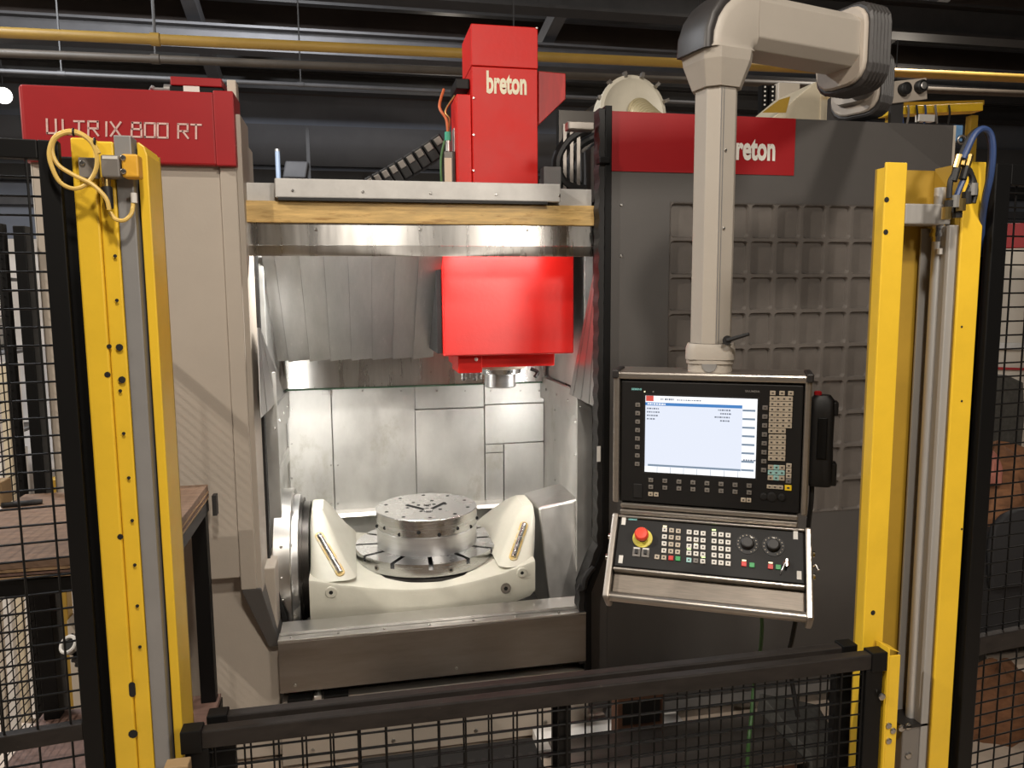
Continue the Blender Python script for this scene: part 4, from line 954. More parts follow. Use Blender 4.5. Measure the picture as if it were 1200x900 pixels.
# ---- right yellow post: open channel with air cylinder
RP = thing('gate_post', 'yellow channel-section gate post with a steel guide and air cylinder inside', 'post', (1.15, GY, 0))
qz = onY(1045, 190, GY).z; rx0 = onY(1028.5, 400, GY).x; rx1 = onY(1053, 400, GY).x; rx2 = onY(1119, 400, GY).x; rx3 = onY(1143, 400, GY).x
yb_ = GY+.085
B(rx0, rx1, GY, GY+.006, 0, qz).build('front_lip', yellow, RP, .002)
B(rx1-.006, rx1, GY+.0065, yb_, 0, qz).build('side_web', yellow, RP)
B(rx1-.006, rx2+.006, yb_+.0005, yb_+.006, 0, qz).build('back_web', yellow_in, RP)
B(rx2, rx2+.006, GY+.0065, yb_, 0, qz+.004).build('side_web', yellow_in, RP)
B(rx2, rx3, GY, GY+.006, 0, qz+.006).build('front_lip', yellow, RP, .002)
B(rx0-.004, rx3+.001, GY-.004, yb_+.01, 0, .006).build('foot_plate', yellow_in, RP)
for x, y in ((1039, 234), (1038, 272), (1023, 718)): MB().lathe(onY(x, y, GY-.0002), (0, -1, 0), [(0, .0055), (.0006, .0055)], 12).build('bolt_hole', darkhole, RP)
for y in (383, 470, 620): MB().lathe(onY(1127, y, GY-.0002), (0, -1, 0), [(0, .0025), (.0006, .0025)], 8).build('bolt_hole', darkhole, RP)
cY = GY+.042
zb0 = onY(1075, 838, cY).z; ztp = onY(1090, 255, cY).z
AC = thing('air_cylinder', 'aluminium pneumatic lift cylinder standing inside the yellow channel post', 'cylinder', (onY(1090, 838, cY).x, cY, .007))
xa = onY(1078, 500, cY).x; xb = onY(1118, 500, cY).x
a = onY(1068, 500, cY+.03).x; b = onY(1082, 500, cY+.03).x; B(a, b, cY+.03, cY+.034, zb0, ztp-.02).build('guide_plate', alu_matte, AC)
c = onY(1086, 500, cY).x; MB().cyl((c, cY, zb0), (c, cY, ztp), .0105, 16).build('piston_rod', rod_m, AC)
a = onY(1092, 500, GY+.03).x; b = onY(1099.5, 500, GY+.022).x; B(a, b, GY+.022, GY+.034, zb0, ztp-.018).build('black_slot', rubber, AC)
a = onY(1099.8, 500, GY+.008).x; b = onY(1116, 500, GY+.008).x; B(a, b, GY+.008, GY+.036, .01, ztp-.018).build('guide_profile', alu_matte, AC, .002)
a = onY(1109, 500, GY+.007).x; B(a-.0012, a+.0012, GY+.0072, GY+.008, .02, ztp-.02).build('profile_groove', steel_dk, AC)
p0 = onY(1061, 247, cY-.02); p1 = onY(1112, 262, cY-.02)
B(p0.x, p1.x+.004, cY-.02, cY+.03, ztp-.016, ztp+.026).build('top_bracket', alu_matte, AC, .003)
MB().cyl((c, cY, ztp+.026), (c, cY, ztp+.062), .011, 16).build('rod_top', rod_m, AC)
MB().lathe((c, cY-.0, ztp-.016), -Z_, [(0, .017), (.008, .017), (.008, .014), (.016, .014), (.016, .017), (.024, .017), (.024, .013), (.034, .012)], 12).build('rod_coupling', chrome, AC)
MB().lathe((c-.004, cY-.013, ztp-.065), -Z_, [(0, .006), (.012, .006)], 8).build('rod_label', whitish, AC)
p0 = onY(1059, 842, cY-.03); p1 = onY(1089, 842, cY-.03)
B(p0.x, p1.x, cY-.03, cY+.03, .01, zb0-.006).build('base_housing', grey_sw, AC, .003); B(p0.x-.004, p1.x+.004, cY-.034, cY+.034, zb0-.0055, zb0).build('housing_cap', rubber, AC)
screws([onY(1064, 851, cY-.03), onY(1064, 885, cY-.03), onY(1056, 853, cY-.03)], (0, -1, 0), .008, AC, 'bolt')
# fittings and hoses
fY = GY-.012
AH = thing('air_fittings', 'brass and black air fittings with a blue hose on the lift cylinder', 'air fitting', onY(1118, 240, fY))
fq = [(1112, 242), (1119, 236), (1126, 240), (1133, 232), (1140, 222), (1109, 250), (1122, 248)]
for i, (x, y) in enumerate(fq):
    q = onY(x, y, fY-.02-.004*(i % 3)); MB().cyl(q-Z_*.012, q+Z_*.012, .009, 10).build('fitting', (rubber, alu, brass)[i % 3], AH)
fa = [((1112, 232), (1114, 212), (1121, 200), (1124, 190)), ((1133, 228), (1139, 212), (1136, 200), (1128, 192)), ((1118, 238), (1124, 222), (1130, 208), (1132, 196)), ((1140, 238), (1143, 222), (1138, 205), (1130, 198))]
for i, p in enumerate(fa): MB().tube([onY(x, y, fY-.022) for x, y in p], .0055, 8).build('short_hose', rubber if i != 2 else blue_h, AH)
for x, y in ((1122, 190), (1129, 187), (1134, 190), (1119, 205), (1130, 203)): q = onY(x, y, fY-.024); MB().cyl(q-Z_*.012+X_*-.003, q+Z_*.014+X_*.004, .0075, 10).build('hose_coupling', brass if y < 195 else rubber, AH)
for i, off in enumerate((0, 5)):
    pts = [(1124+off, 186), (1130+off, 172), (1138+off*.8, 158), (1148+off*.6, 151), (1157+off*.6, 156), (1161+off*.5, 175), (1159+off*.4, 205), (1151+off*.3, 240), (1144+off*.2, 265), (1138, 296)]
    ys_ = [0]*6+[.005, .02, .045, .075]
    pts[-3:] = [(1153+off*.3, 235), (1151, 262), (1149, 300)]
    MB().tube([onY(x, y, fY-.02-.01*i+ys_[k_]) for k_, (x, y) in enumerate(pts)], .0062 if i else .005, 10, 5).build('air_hose', blue_h if i else rubber, AH)
# ---- gate leaves (lifting mesh gate, two nested leaves)
gz = onY(215, 858, GY-.035).z
def leaf(name, label, x0, x1, Y, z1, ph):
    t = thing(name, label, 'gate', ((x0+x1)/2, Y, .03), 'nested lift gate leaves')
    w = .034; d = .024
    B(x0, x1, Y, Y+d, z1-w, z1).build('top_rail', blackrail, t, .003); B(x0, x1, Y, Y+d, .03, .03+w).build('bottom_rail', blackrail, t, .003)
    for a in (x0, x1-.04): B(a, a+.04, Y+.0005, Y+d-.0005, .03+w, z1-w).build('frame_upright', blackm, t, .002)
    for xm in (x0+(x1-x0)/2,): B(xm-.012, xm+.012, Y+.012, Y+d-.001, .03+w, z1-w).build('mullion', blackm, t)
    mb = MB(); a = x0+.04+ph
    while a < x1-.04: mb.wire((a, Y+.004, .05), (a, Y+.004, z1-.01), .0019); a += .05
    z = .09
    while z < z1-w: mb.wire((x0+.01, Y+.008, z), (x1-.01, Y+.008, z), .0019); z += .03
    mb.build('wire_mesh', blackm, t, stuff=True)
    for a, s_ in ((x0, -1), (x1, 1)): B(a-.006 if s_ < 0 else a-.03, a+.03 if s_ < 0 else a+.006, Y-.004, Y+d+.004, z1-w-.004, z1+.004).build('end_cap', blackm, t, .002)
    return t
gx0 = onY(215, 858, GY-.04).x; gx1 = onY(1036, 770, GY-.04).x
g1 = leaf('lift_gate_leaf', 'front leaf of the low black mesh lift gate between the yellow posts', gx0, gx1, GY-.04, gz, .01)
g2 = leaf('lift_gate_leaf', 'rear leaf of the low black mesh lift gate between the yellow posts', gx0+.035, rx0-.012, GY+.012, gz-.004, .028)
a = gx1+.0062; mb = MB(); mb.box(a, a+.004, GY-.045, GY-.005, .03, gz+.01); mb.box(a+.0042, a+.03, GY-.045, GY-.041, .03, gz-.005); mb.hexa([(a, GY-.045, gz+.01), (a+.004, GY-.045, gz+.01), (a+.004, GY-.005, gz+.01), (a, GY-.005, gz+.01)], [(a, GY-.045, gz+.014), (a+.03, GY-.045, gz+.0), (a+.03, GY-.005, gz+.0), (a, GY-.005, gz+.014)])
mb.build('carriage_bracket', yellow, g1, .001)
screws([onY(1041, 850, GY-.045), onY(1041, 868, GY-.045), onY(1046, 856, GY-.045)], (0, -1, 0), .007, g1, 'bolt')
screws([onY(1033, 816, GY-.045)], (0, -1, 0), .008, g1, 'bolt')
# wooden block wedged at the foot of the gate's end
q = onY(208, 893, GY-.06); tag(B(q.x-.02, q.x+.02, GY-.075, GY-.0465, 0, q.z).build('wooden_stop', cardboard, None, .002), 'small wooden batten standing at the hinge end of the gate'.replace('hinge end of the gate', 'gate below the safety switch'), 'batten')

# ================================================================== BENCH ON THE LEFT
bz = onY(243, 568, -.12).z; bxr = -.497; bxl = -1.045+.0; byb = -.12; byf = onZ(50, 655, bz).y
WB = thing('workbench', 'plywood-topped workbench with black steel frame and lower shelf', 'workbench', (-1.0, (byb+byf)/2, 0))
bxl = -1.055; byb2 = -.115
mb = B(bxl, bxr, byf, byb2, bz-.022, bz); tp = mb.build('bench_top', ply, WB, .002)
for k in range(3): B(bxl, bxr+.0015, byf-.0015, byb2, bz-.028-k*.009, bz-.0225-k*.009).build('top_ply', plyedge if k != 1 else oldwood, WB)
fz = bz-.05
for Y in (byf+.004, byb2-.044): B(bxl, bxr, Y, Y+.04, fz-.04, fz).build('frame_rail', blackm, WB, .002)
B(bxr-.04, bxr, byf+.044, byb2-.044, fz-.04, fz).build('frame_rail', beamm, WB, .002)
shz = onY(255, 815, -.12).z
for x in (bxl+.02, bxr-.052):
    for Y in (byf+.006, byb2-.05): B(x, x+.048, Y, Y+.045, 0, fz-.0405).build('leg', blackm, WB, .002)
sy0 = byf-.25
for k in range(5):
    w = (byb2+.01-sy0)/5; B(bxl, bxr+.004, sy0+w*k+.002, sy0+w*(k+1)-.001, shz-.02, shz).build('shelf_board', oldwood, WB, .002)
B(bxl, bxr+.006, byb2-.0, byb2+.02, shz-.06, shz-.0205).build('shelf_rail', blackm, WB); B(bxr-.02, bxr+.008, sy0, byb2, shz-.06, shz-.0205).build('shelf_rail', blackm, WB)
q = onY(250, 590, -.1); B(q.x-.002, q.x+.012, -.113, -.08, q.z-.04, q.z+.03).build('top_clip', beamm, WB)
q = onZ(2, 592, bz); tag(B(q.x-.09, q.x+.012, q.y-.02, q.y+.05, bz, bz+.075).build('wooden_block', cardboard, None, .003), 'wooden block lying on the plywood bench top', 'block')
q = onZ(25, 593, bz); t = thing('marker_pen', 'black marker pen lying on the plywood bench top', 'pen', q)
MB().cyl(q+Vector((-.05, -.01, .008)), q+Vector((.03, .005, .008)), .008, 10).build('pen_barrel', rubber, t); MB().cyl(q+Vector((.03, .005, .008)), q+Vector((.055, .010, .008)), .009, 10, .007).build('pen_cap', panelgrey, t)

# ---- hose with nozzle hanging behind the fence
HN = thing('coolant_hose', 'blue hose with a black ribbed handle and white nozzle ring behind the fence', 'hose', onY(113, 900, GY+.10))
hY = GY+.11
pA = onY(82, 756, hY); pB = onY(94, 772, hY); ax = (pA-pB).normalized()-Y_*1.0; ax.normalize()
MB().lathe(pA-ax*.004, ax, [(0, .017), (.010, .018), (.012, .0155), (.011, .012), (.004, .011)], 24, False).build('nozzle_ring', whitish, HN); MB().lathe(pA+ax*.001, ax, [(0, .0105), (.001, .0105)], 18).build('nozzle_bore', darkhole, HN); MB().lathe(pA-ax*.03, ax, [(0, .014), (.026, .0165)], 20).build('nozzle_collar', panelgrey, HN)
L = [onY(*p, hY) for p in ((90, 767), (98, 778), (106, 792), (110, 806))]
MB().tube(L, .011, 10).build('hose_grip', rubber, HN)
for k in range(6):
    f = (k+.5)/6*3; i = min(2, int(f)); p = L[i].lerp(L[i+1], f-i); MB().ring(p, L[i+1]-L[i], .011, .003, 16, 6).build('grip_rib', rubber, HN)
b_ = onY(116, 930, hY)
MB().tube([onY(110, 806, hY), onY(112, 830, hY), onY(114, 880, hY), Vector((b_.x, hY, .4)), Vector((b_.x-.02, hY+.01, .01))], .007, 8).build('hose_pipe', blue_h, HN)

# ================================================================== STOCK BEHIND THE BENCH
cols = [beige_lt, white_wall, cream_m, white_wall, beige_lt]
for k, (x0, x1, yt, Y) in enumerate(((9, 17, 700, .55), (19, 30, 690, .62), (33, 42, 690, .70), (44, 54, 690, .78))):
    a = onY(x0+3, 800, Y); b = onY(x1+3, 800, Y); w = b.x-a.x
    lab = ['narrow cream board leaning behind the bench next to the dark corner', 'wide white board leaning behind the bench', 'cream board leaning between two white boards behind the bench', 'white board with a blue sticker leaning behind the bench'][k]
    t = thing('stock_board', lab, 'board', (a.x, Y, 0), 'boards leaning behind the bench')
    mb = MB(); mb.hexa([(a.x, Y-.12, 0), (b.x, Y-.12, 0), (b.x, Y-.09, 0), (a.x, Y-.09, 0)], [(a.x-.02, Y, 1.5), (b.x-.02, Y, 1.5), (b.x-.02, Y+.03, 1.5), (a.x-.02, Y+.03, 1.5)]); mb.build('board_plank', cols[k], t, .002)
    mb = MB(); B(a.x, b.x, Y-.06, Y-.03, .004, .012)
    if k == 3:
        q = onY(60, 798, Y-.10); B(q.x-.02, q.x+.02, Y-.121, Y-.115, q.z-.025, q.z+.025).build('blue_sticker', tagblue, t)
q = onY(74, 700, .5); t = thing('yellow_upright', 'ochre square upright standing behind the bench', 'post', (q.x, .5, 0)); B(q.x-.02, q.x+.02, .48, .54, 0.006, 1.05).build('upright_tube', yellow_in, t, .003); B(q.x-.03, q.x+.03, .46, .56, 0, .006).build('upright_foot', yellow_in, t)
a = onY(80, 750, .45); b = onY(96, 750, .45); t = thing('cream_cabinet', 'cream box cabinet with two slots beside the ochre upright', 'cabinet', (a.x, .5, 0)); zc_ = onY(88, 735, .45).z
mb = MB(); mb.prism([(a.x, .45, 0), (b.x, .45, 0), (b.x, .45, zc_-.05), (a.x, .45, zc_+.03)], (0, .2, 0)); mb.build('cabinet_box', beige_lt, t, .003)
for x in (85, 89): q = onY(x, 745, .449); B(q.x-.004, q.x+.004, .448, .4499, q.z-.02, q.z+.01).build('cabinet_slot', darkhole, t)

# bright stretch of hall seen past the fence on the left: partition, shelf rack with goods
PT = thing('white_partition', 'white partition wall in panels far behind the side fence', 'partition', (-3.6, 4.4, 0))
for k in range(4): B(-5.8+k*1.1, -4.72+k*1.1, 4.4, 4.44, 0, 2.25).build('partition_panel', white_wall, PT, .003)
for k in range(5): B(-5.82+k*1.1, -5.78+k*1.1, 4.36, 4.4, 0, 2.3).build('partition_post', alu, PT)
SR = thing('storage_rack', 'dark storage rack standing in front of the white partition', 'rack', (-2.7, 3.2, 0))
for x in (-3.1, -2.3):
    for Y in (3.0, 3.4): B(x-.02, x+.02, Y-.02, Y+.02, 0, 2.0).build('rack_upright', beamm, SR)
for z in (.3, .85, 1.4, 1.9): B(-3.12, -2.28, 2.98, 3.42, z-.02, z).build('rack_shelf', beam_gr, SR)
gl = ['yellow box on the rack shelf beside the side fence post', 'orange box on the storage rack', 'white carton on the storage rack', 'grey box on the storage rack', 'small brown carton on the storage rack', 'white tall carton on the lowest rack shelf']
for k, (x, z, w, h, m) in enumerate(((-2.55, .85, .16, .26, label_o), (-2.8, .85, .2, .2, key_red), (-2.62, 1.4, .3, .22, whitish), (-2.95, 1.4, .2, .28, grey_sw), (-2.9, .3, .24, .2, cardboard), (-2.5, .3, .25, .38, whitish))):
    t = thing('storage_box', gl[k].replace('orange', 'red') if m is key_red else gl[k], 'box', (x, 3.2, z)); B(x-w/2, x+w/2, 3.05, 3.35, z, z+h*.85).build('box_body', m, t, .004); B(x-w/2-.004, x+w/2+.004, 3.045, 3.355, z+h*.85+.001, z+h).build('box_lid', m, t, .004)

# ================================================================== ON AND BEHIND THE MACHINE ROOF
# cable chain
p0 = onY(432, 222, .75); p1 = onY(470, 203, .72); p2 = onY(521, 168, .68)
CC = thing('cable_chain', 'black link cable chain rising to the red tower', 'cable chain', p0)
N_ = 9
for k in range(N_):
    f = k/N_; g = (k+.92)/N_
    bez = lambda t_: p0*(1-t_)**2+p1*2*t_*(1-t_)+p2*t_**2
    a, b = bez(f), bez(g); d = (b-a).normalized(); s_ = d.cross(Y_).normalized()
    lk = MB().obox((a+b)/2, d, s_, Y_, (b-a).length/2, .045, .05).build('chain_link', rubber, CC, .006)
    MB().obox((a+b)/2-Y_*.0515+s_*(-.018 if s_.z > 0 else .018)*-1, d, s_, Y_, (b-a).length*.34, .016, .002).build('link_plate', steel_dk, lk, .002)
q = onY(525, 195, .5)
CN = thing('hose_manifold', 'dark valve block with teal connector and orange wires beside the red tower', 'valve block', (q.x, .5, 2.126))
z0_ = 2.126; B(q.x-.02, q.x+.03, .48, .56, z0_, onY(525, 178, .5).z).build('valve_body', dark_ring, CN, .003)
a = onY(524, 188, .479); B(a.x-.012, a.x+.018, .476, .479, onY(524, 216, .479).z, a.z+.01).build('valve_label', cream_m, CN)
a = onY(525, 165, .5); MB().cyl(Vector((a.x, .5, onY(525, 178, .5).z)), a, .012, 12).build('connector_body', alu, CN); MB().cyl(a, a+Z_*.035, .014, 12).build('teal_connector', tealpl, CN)
MB().tube([a+Z_*.03, onY(523, 140, .5), onY(515, 125, .52), onY(520, 105, .6)], .006).build('orange_wire', orange_w, CN)
MB().tube([a+Z_*.03, onY(527, 140, .49), onY(522, 130, .5), onY(533, 112, .5)], .004).build('copper_wire', brass, CN)
MB().tube([onY(521, 165, .49), onY(517, 185, .49), onY(517, 205, .48), onY(518, 222, .48)], .005).build('green_wire', green_w, CN)
MB().box(a.x+.025, a.x+.045, .5, .56, 2.126, onY(533, 150, .5).z).build('bracket_plate', alu, CN)
MB().box(a.x+.03, ax0-.002, .45, .62, onY(545, 108, .5).z, onY(545, 96, .5).z).build('junction_box', blackm, CN, .003)
# black hoses right of the tower
KH = thing('black_hoses', 'bundle of black corrugated hoses between the red tower and exhaust drum', 'hose', (onY(680, 215, .7).x, .75, 2.13))
for k, pts in enumerate((((690, 150), (666, 165), (653, 190), (662, 215), (690, 225)), ((697, 160), (678, 172), (668, 195), (680, 222)), ((705, 165), (690, 180), (684, 205), (700, 226)))):
    MB().tube([onY(x, y, .62+.06*k) for x, y in pts], (.026, .02, .018)[k], 10).build('corrugated_hose', rubber, KH)
B(onY(655, 200, .85).x, onY(705, 200, .85).x, .85, .9, 2.126, onY(680, 130, .85).z).build('hose_backplate', dark_ring, KH)
for x in (660, 668, 676): MB().box(onY(x, 180, .6).x, onY(x+4, 180, .6).x, .6, .62, 2.126, onY(x, 145, .6).z).build('valve_strip', steel_dk, KH)
q = onY(645, 208, .55); B(q.x-.03, q.x+.05, .55, .62, 2.126, onY(645, 195, .55).z).build('hose_clamp', alu_grey, KH, .004)
# exhaust drum
dc = onY(742, 132, .95); DR = .178
ED = thing('exhaust_drum', 'cream round extractor drum with spiral hose behind the red badge', 'extractor', Vector((dc.x, .95, TOP-.028)))
dax = Vector((.12, -1, .06)).normalized()
MB().lathe(dc+dax*-.12, dax, [(0, DR*.92), (.10, DR*.93), (.105, DR*1.02), (.125, DR*1.02), (.128, DR*.92), (.118, DR*.80), (.112, DR*.45), (.112, .01)], 48).build('drum_shell', duct_w, ED)
MB().lathe(dc+dax*-.4, dax, [(0, DR*.8), (.28, DR*.8)], 32).build('drum_body', dark_ring, ED)
for k in range(8):
    hc_ = dc+Vector((.035+.004*k, -.01-.016*k, .0-.012*k)); MB().ring(hc_, dax, .062, .010, 32, 8).build('hose_coil', duct_in, ED)
for k in range(6):
    a_ = math.radians(20+k*28); up_ = Vector((math.cos(a_), 0, math.sin(a_))); MB().obox(dc+up_*DR*1.04, up_, dax, up_.cross(dax), .012, .012, .008).build('drum_clip', steel_dk, ED)
B(dc.x-.06, dc.x+.06, 1.0, 1.2, TOP-.028, dc.z-.10).build('drum_stand', dark_ring, ED)
# cream electrical trunking box
CB = thing('cream_housing', 'cream sloped sheet-metal housing behind the support arm', 'housing', (onY(925, 120, .55).x, .6, TOP-.028))
Yh = .55; zc_ = TOP-.029; pA = onY(868, 134, Yh); pB = onY(955, 96, Yh); pC = onY(992, 100, Yh)
mb = MB(); mb.prism([(pA.x, Yh, zc_), (pC.x, Yh, zc_), (pC.x, Yh, pC.z), (pB.x, Yh, pB.z), (pA.x, Yh, zc_+.03)], (0, .35, 0)); mb.build('housing_shell', cream_m, CB, .004)
p = [onY(x, y, Yh-.001) for x, y in ((893, 132), (913, 117), (926, 113), (921, 132))]; mb = MB(); mb.prism(p, (0, -.001, 0)); mb.build('housing_window', yellow_in, CB)
B(onY(962, 110, Yh).x, onY(966, 110, Yh).x, Yh-.006, Yh, zc_, pB.z-.01).build('housing_rib', cream_m, CB)
t = thing('terminal_box', 'small beige box with dark terminal strips on the cream housing', 'box', onY(927, 104, .7)); q = onY(924, 100, .92); B(q.x-.06, q.x+.06, .91, 1.0, TOP-.028, q.z+.01).build('terminal_case', beige_lt, t, .003)
for k, x in enumerate((895, 904)):
    q = onY(x, 112, .95); B(q.x-.016, q.x+.016, .94, .98, TOP-.028, q.z+.05).build('terminal_strip', blackm, t)
    for j in range(5): MB().lathe(Vector((q.x, .94, q.z+.04-.022*j)), (0, -1, 0), [(0, .005), (.003, .005)], 8).build('terminal_led', whitish, t)
# grey plate with two round lamps
LPp = thing('signal_plate', 'grey metal plate with two round black lamp sockets above the cabinet', 'sign plate', (onY(1062, 106, .2).x, .22, TOP-.03))
pl = [onY(x, y, .2) for x, y in ((1040, 96), (1086, 91), (1087, 116), (1041, 122))]; mb = MB(); mb.prism(pl, (0, .012, 0)); mb.build('plate', beige, LPp, .003)
q = onY(1052, 120, .212); B(q.x-.03, q.x+.03, .213, .23, TOP-.03, q.z+.04).build('plate_stand', beamm, LPp)
for x, y, m in ((1058, 105, rubber), (1077, 102, alu)):
    q = onY(x, y, .199); o = MB().lathe(q, (0, -1, 0), [(0, .026), (.025, .026), (.03, .020), (.02, .012)], 24).build('lamp_socket', rubber, LPp); MB().lathe(q-Y_*.0302, (0, -1, 0), [(0, .015 if m is alu else .019), (.002, .01)], 20).build('socket_lens', m, o)
# yellow gantry frame and cables beyond
YF = thing('yellow_beam', 'yellow painted frame with small hoses behind the dark grey cabinet', 'frame', (onY(1090, 128, 1.7).x, 1.7, 0))
a = onY(1035, 132, 1.7); b = onY(1145, 127, 1.7); MB().bar(a, b, .10, .05).build('frame_beam', yellow, YF, .003)
MB().bar(onY(1040, 124, 1.85), onY(1150, 121, 1.85), .05, .03).build('rear_beam', yellow_in, YF)
for x in (1045, 1140): p = onY(x, 134, 1.72); B(p.x-.025, p.x+.025, 1.7, 1.75, 0, p.z-.01).build('frame_leg', yellow_in, YF)
for k, x in enumerate((1048, 1056, 1064, 1074, 1084, 1096, 1112)): MB().tube([onY(x, 123, 1.62), onY(x+1, 132, 1.62), onY(x-1+3*(k % 2), 145, 1.62)], .007, 6).build('small_hose', (rubber, blue_h, grey_sw)[k % 3], YF)
MB().box(onY(1078, 130, 1.6).x, onY(1096, 130, 1.6).x, 1.6, 1.64, onY(1085, 142, 1.6).z, onY(1085, 134, 1.6).z).build('filter_bowl', whitish, YF)
q = Vector((2.455, .03, TOP-.02)); t = thing('lifting_eye', 'blue lifting eye at the top corner of the dark grey cabinet', 'bracket', q); B(2.4325, 2.475, .01, .06, TOP-.06, TOP+.005).build('eye_block', mat('light_blue_paint', (.12, .25, .45), .5), t, .004); MB().ring(q+Vector((.01, -.028, -.035)), (.3, 1, 0), .016, .005, 20, 8).build('eye_ring', steel_dk, t)

# items far behind, against the back wall
for k, x in enumerate((-.6, 1.3)):
    t = thing('wall_projector', 'grey floodlight on a bracket at the far wall' if k == 0 else 'second far floodlight', 'lamp', onY(345, 200, 9)) if k == 0 else None
    if t:
        q = onY(347, 200, 9); MB().obox(q, X_, Y_, Vector((.2, 0, 1)).normalized(), .16, .12, .12).build('projector_head', beam_gr, t, .02); MB().bar(q+Z_*-.12, q+Vector((-.1, 0, -.6)), .06, .06).build('projector_bracket', beamm, t); MB().bar(q+X_*.18+Z_*-.5, q+X_*.18+Z_*.6, .05, .05).build('projector_pole', beamm, t)
q = onY(326, 200, 9); t = thing('light_tube', 'slim pale upright tube against the far grey wall', 'tube', q-Z_*.3); MB().cyl(q-Z_*.5, q+Z_*.27, .035, 10).build('tube_body', mat('pale_blue_tube', (.45, .55, .7), .4), t); MB().cyl(q+Z_*.27, q+Z_*.3, .04, 10).build('tube_cap', alu, t)

# ================================================================== BEHIND THE RIGHT FENCE
MR = thing('second_machine', 'beige machine with a red top band beyond the right-hand fence'.replace('right-hand fence', 'fence beside the air cylinder'), 'machine', (4.0, 1.8, 0))
pA = onY(1166, 270, 1.9); dd = Vector((math.cos(math.radians(-38)), math.sin(math.radians(-38)), 0)); nn = Vector((dd.y, -dd.x, 0))
zr1 = onY(1175, 262, 1.85).z; zr0 = onY(1175, 291, 1.85).z; zg0 = onY(1180, 440, 1.8).z
def mbx(a0, a1, z0, z1, d0, d1): return MB().obox(Vector((pA.x, pA.y, 0))+dd*((a0+a1)/2)+Z_*((z0+z1)/2)-nn*((d0+d1)/2), dd, nn, Z_, (a1-a0)/2, (d1-d0)/2, (z1-z0)/2)
mbx(-.3, 1.7, .1, zr0, 0, .9).build('machine_body', beige_lt, MR, .004); mbx(-.3, 1.7, zr0+.001, zr1, -.01, .9).build('red_band', red, MR, .004)
zz_ = onY(1185, 405, 1.8).z; mbx(-.3, 1.7, zz_-.03, zz_+.02, -.03, -.001).build('handle_strip', greystrip, MR, .004)
zz_ = onY(1185, 432, 1.8).z; mbx(-.3, 1.7, zz_-.008, zz_+.008, -.02, -.001).build('red_stripe', red, MR)
mbx(-.3, 1.7, 0, .099, .03, .85).build('machine_plinth', blackm, MR)
# heap of crumpled brown cloth on a dark trolley
TRx = onY(1190, 560, .15).x
t = thing('dark_trolley', 'dark box trolley carrying crumpled brown cloth behind the fence', 'trolley', (TRx, .3, 0)); zt_ = onY(1190, 612, .15).z
B(TRx-.28, TRx+.5, .05, .6, .12, zt_).build('trolley_box', dk_cloth, t, .01)
L = [sec((TRx-.02, .03, zt_-.25+(onY(1186, 597, .03).z-zt_+.25)*f), X_, Y_, rrect(w, .035, .016)) for f, w in ((0, .40), (.5, .44), (.8, .42), (.93, .32), (1, .18))]
MB().loft(L).build('padded_front', dk_cloth, t)
for x in (TRx-.2, TRx+.42):
    for Y in (.12, .53): MB().lathe((x, Y-.02, .06), Y_, [(0, .06), (.04, .06)], 16).build('castor', rubber, t)
def heap(cx, cy, z0, rx_, ry_, h, seed, m, nm, lab, cat):
    rnd = random.Random(seed); mb = MB(); n1, n2_ = 26, 12; secs = []
    ph = [rnd.uniform(0, 6.28) for _ in range(6)]
    for j in range(n2_):
        f = j/(n2_-1); r = math.cos(f*math.pi/2*.97); row = []
        for i in range(n1):
            a_ = 2*math.pi*i/n1; k = 1+.10*math.sin(3*a_+ph[0]+4*f)+.07*math.sin(7*a_+ph[1]-6*f)+.04*math.sin(13*a_+ph[2]+9*f)
            row.append(Vector((cx+rx_*r*k*math.cos(a_), cy+ry_*r*k*math.sin(a_), z0+h*math.sin(f*math.pi/2)*(1+.06*math.sin(5*a_+ph[3])))))
        secs.append(row)
    mb.loft(secs); o = mb.build(nm, m); return tag(o, lab, cat)
heap(TRx+.04, .32, zt_, .30, .22, onY(1190, 530, .15).z-zt_, 3, brown_cl, 'brown_cloth', 'crumpled brown cloth heaped on the dark trolley', 'cloth')
q = onY(1172, 520, .12); heap(q.x, .17, zt_+.20, .05, .05, .14, 5, pink_cl, 'pink_rag', 'pink rag lying on the crumpled brown cloth', 'rag')
q = onY(1186, 500, .35); tag(MB().loft([sec((q.x+.1, .67, z), X_, Y_, rrect(w, .08, .035)) for z, w in ((zt_-.3, .5), (q.z, .55), (onY(1186, 450, .6).z, .50), (onY(1186, 441, .6).z, .3))]).build('padded_headrest', dk_cloth2, None), 'charcoal padded board standing behind the brown cloth', 'padding')
q = onZ(1182, 868, 0); heap(q.x+.05, q.y+.12, 0, .20, .16, onY(1180, 780, q.y+.1).z, 9, brown_cl, 'brown_sack', 'dusty brown sack standing on the floor behind the fence', 'sack')

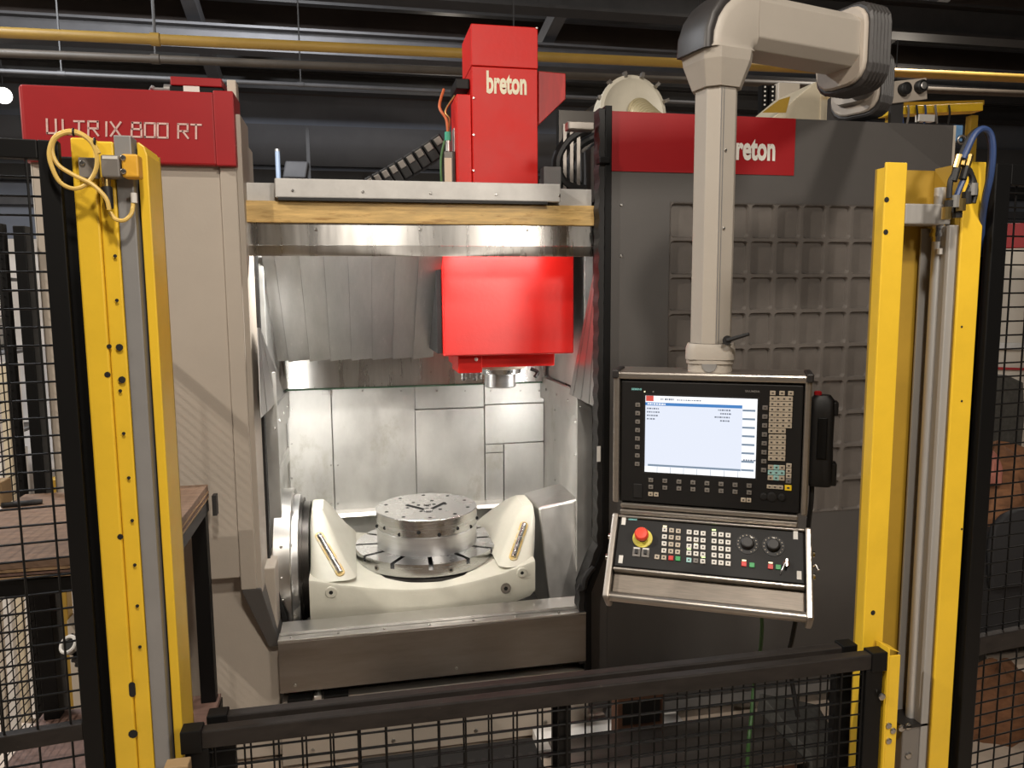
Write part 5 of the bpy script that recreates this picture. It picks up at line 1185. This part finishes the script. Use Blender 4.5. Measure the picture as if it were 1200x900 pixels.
# ================================================================== FLOOR ITEMS SEEN THROUGH THE GATE
q0 = onZ(520, 900, .1)
t = thing('rubber_step', 'black perforated rubber step in front of the sill', 'step', (.35, -.32, 0))
B(-.02, .62, -.62, -.12, 0, .09).build('step_block', rubber, t, .006)
first = None
for i in range(14):
    for j in range(3):
        c = Vector((.02+i*.0437, -.55+j*.16, .0905))
        if first is None: first = MB().lathe(c, Z_, [(0, .014), (.004, .012)], 6).build('step_stud', panelgrey, t); off = WPOS[first.name]-c
        else: clone(first, c+off)
t = thing('floor_duct', 'rust brown steel floor duct lying beside the rubber step', 'duct', (1.0, -.35, 0)); B(.68, 1.5, -.50, -.22, 0.0, .11).build('duct_body', rust, t, .006); B(.66, 1.52, -.52, -.20, .1105, .122).build('duct_lid', steel_dk, t, .003)
t = thing('white_kerb', 'white painted kerb strip along the front of the machine', 'kerb', (.9, -.09, 0)); B(.64, 1.24, -.12, -.03, 0, .07).build('kerb_bar', white_wall, t, .004); B(.64, 1.24, -.125, -.12, .0, .03).build('kerb_skirt', alu_grey, t)
q = onZ(760, 860, .2); t = thing('floor_socket', 'dark socket box with a glass window standing by the kerb', 'box', (1.03, -.16, 0)); B(.93, 1.12, -.20, -.13, 0, .26).build('socket_box', rust, t, .004); B(.95, 1.10, -.203, -.2005, .14, .23).build('socket_window', panelblk, t)
t = thing('cable_tray', 'dark sheet metal tray on the floor under the control pendant', 'tray', (1.75, -.25, 0)); 
mb = MB(); mb.hexa([(1.53, -.55, 0.0), (1.75, -.55, 0.0), (1.85, -.14, 0.0), (1.53, -.14, 0.0)], [(1.54, -.52, .14), (1.68, -.48, .08), (1.80, -.16, .10), (1.54, -.16, .18)]); mb.build('tray_body', dk_cloth2, t, .004); MB().bar((1.68, -.45, .09), (2.05, -.36, .02), .03, .02).build('tray_arm', beamm, t)
t = thing('levelling_foot', 'black machine levelling foot with bright nut under the cabinet corner', 'machine foot', (2.03, .02, 0)); MB().lathe((2.03, .0, 0), Z_, [(0, .06), (.02, .05), (.03, .02)], 20).build('foot_pad', rubber, t); MB().cyl((2.03, .0, .03), (2.03, .0, .055), .022, 6).build('foot_nut', chrome, t)
for k, lo in enumerate(((-6.2, 7.4, 4.3), (7.5, 7.0, 4.3), (1.5, 9.0, 5.2))):  # caps and cords for the added fill lamps
    lo = Vector(lo); t = thing('hall_fill_lamp', 'round fill lamp added far down the hall', 'lamp', lo, 'fill lamps added far down the hall')
    MB().lathe(lo+Z_*.16, Z_, [(0, .12), (.04, .10), (.10, .03)], 20).build('lamp_cap', beamm, t); MB().wire(lo+Z_*.26, Vector((lo.x, lo.y, 6.6)), .008).build('lamp_cord', beamm, t)
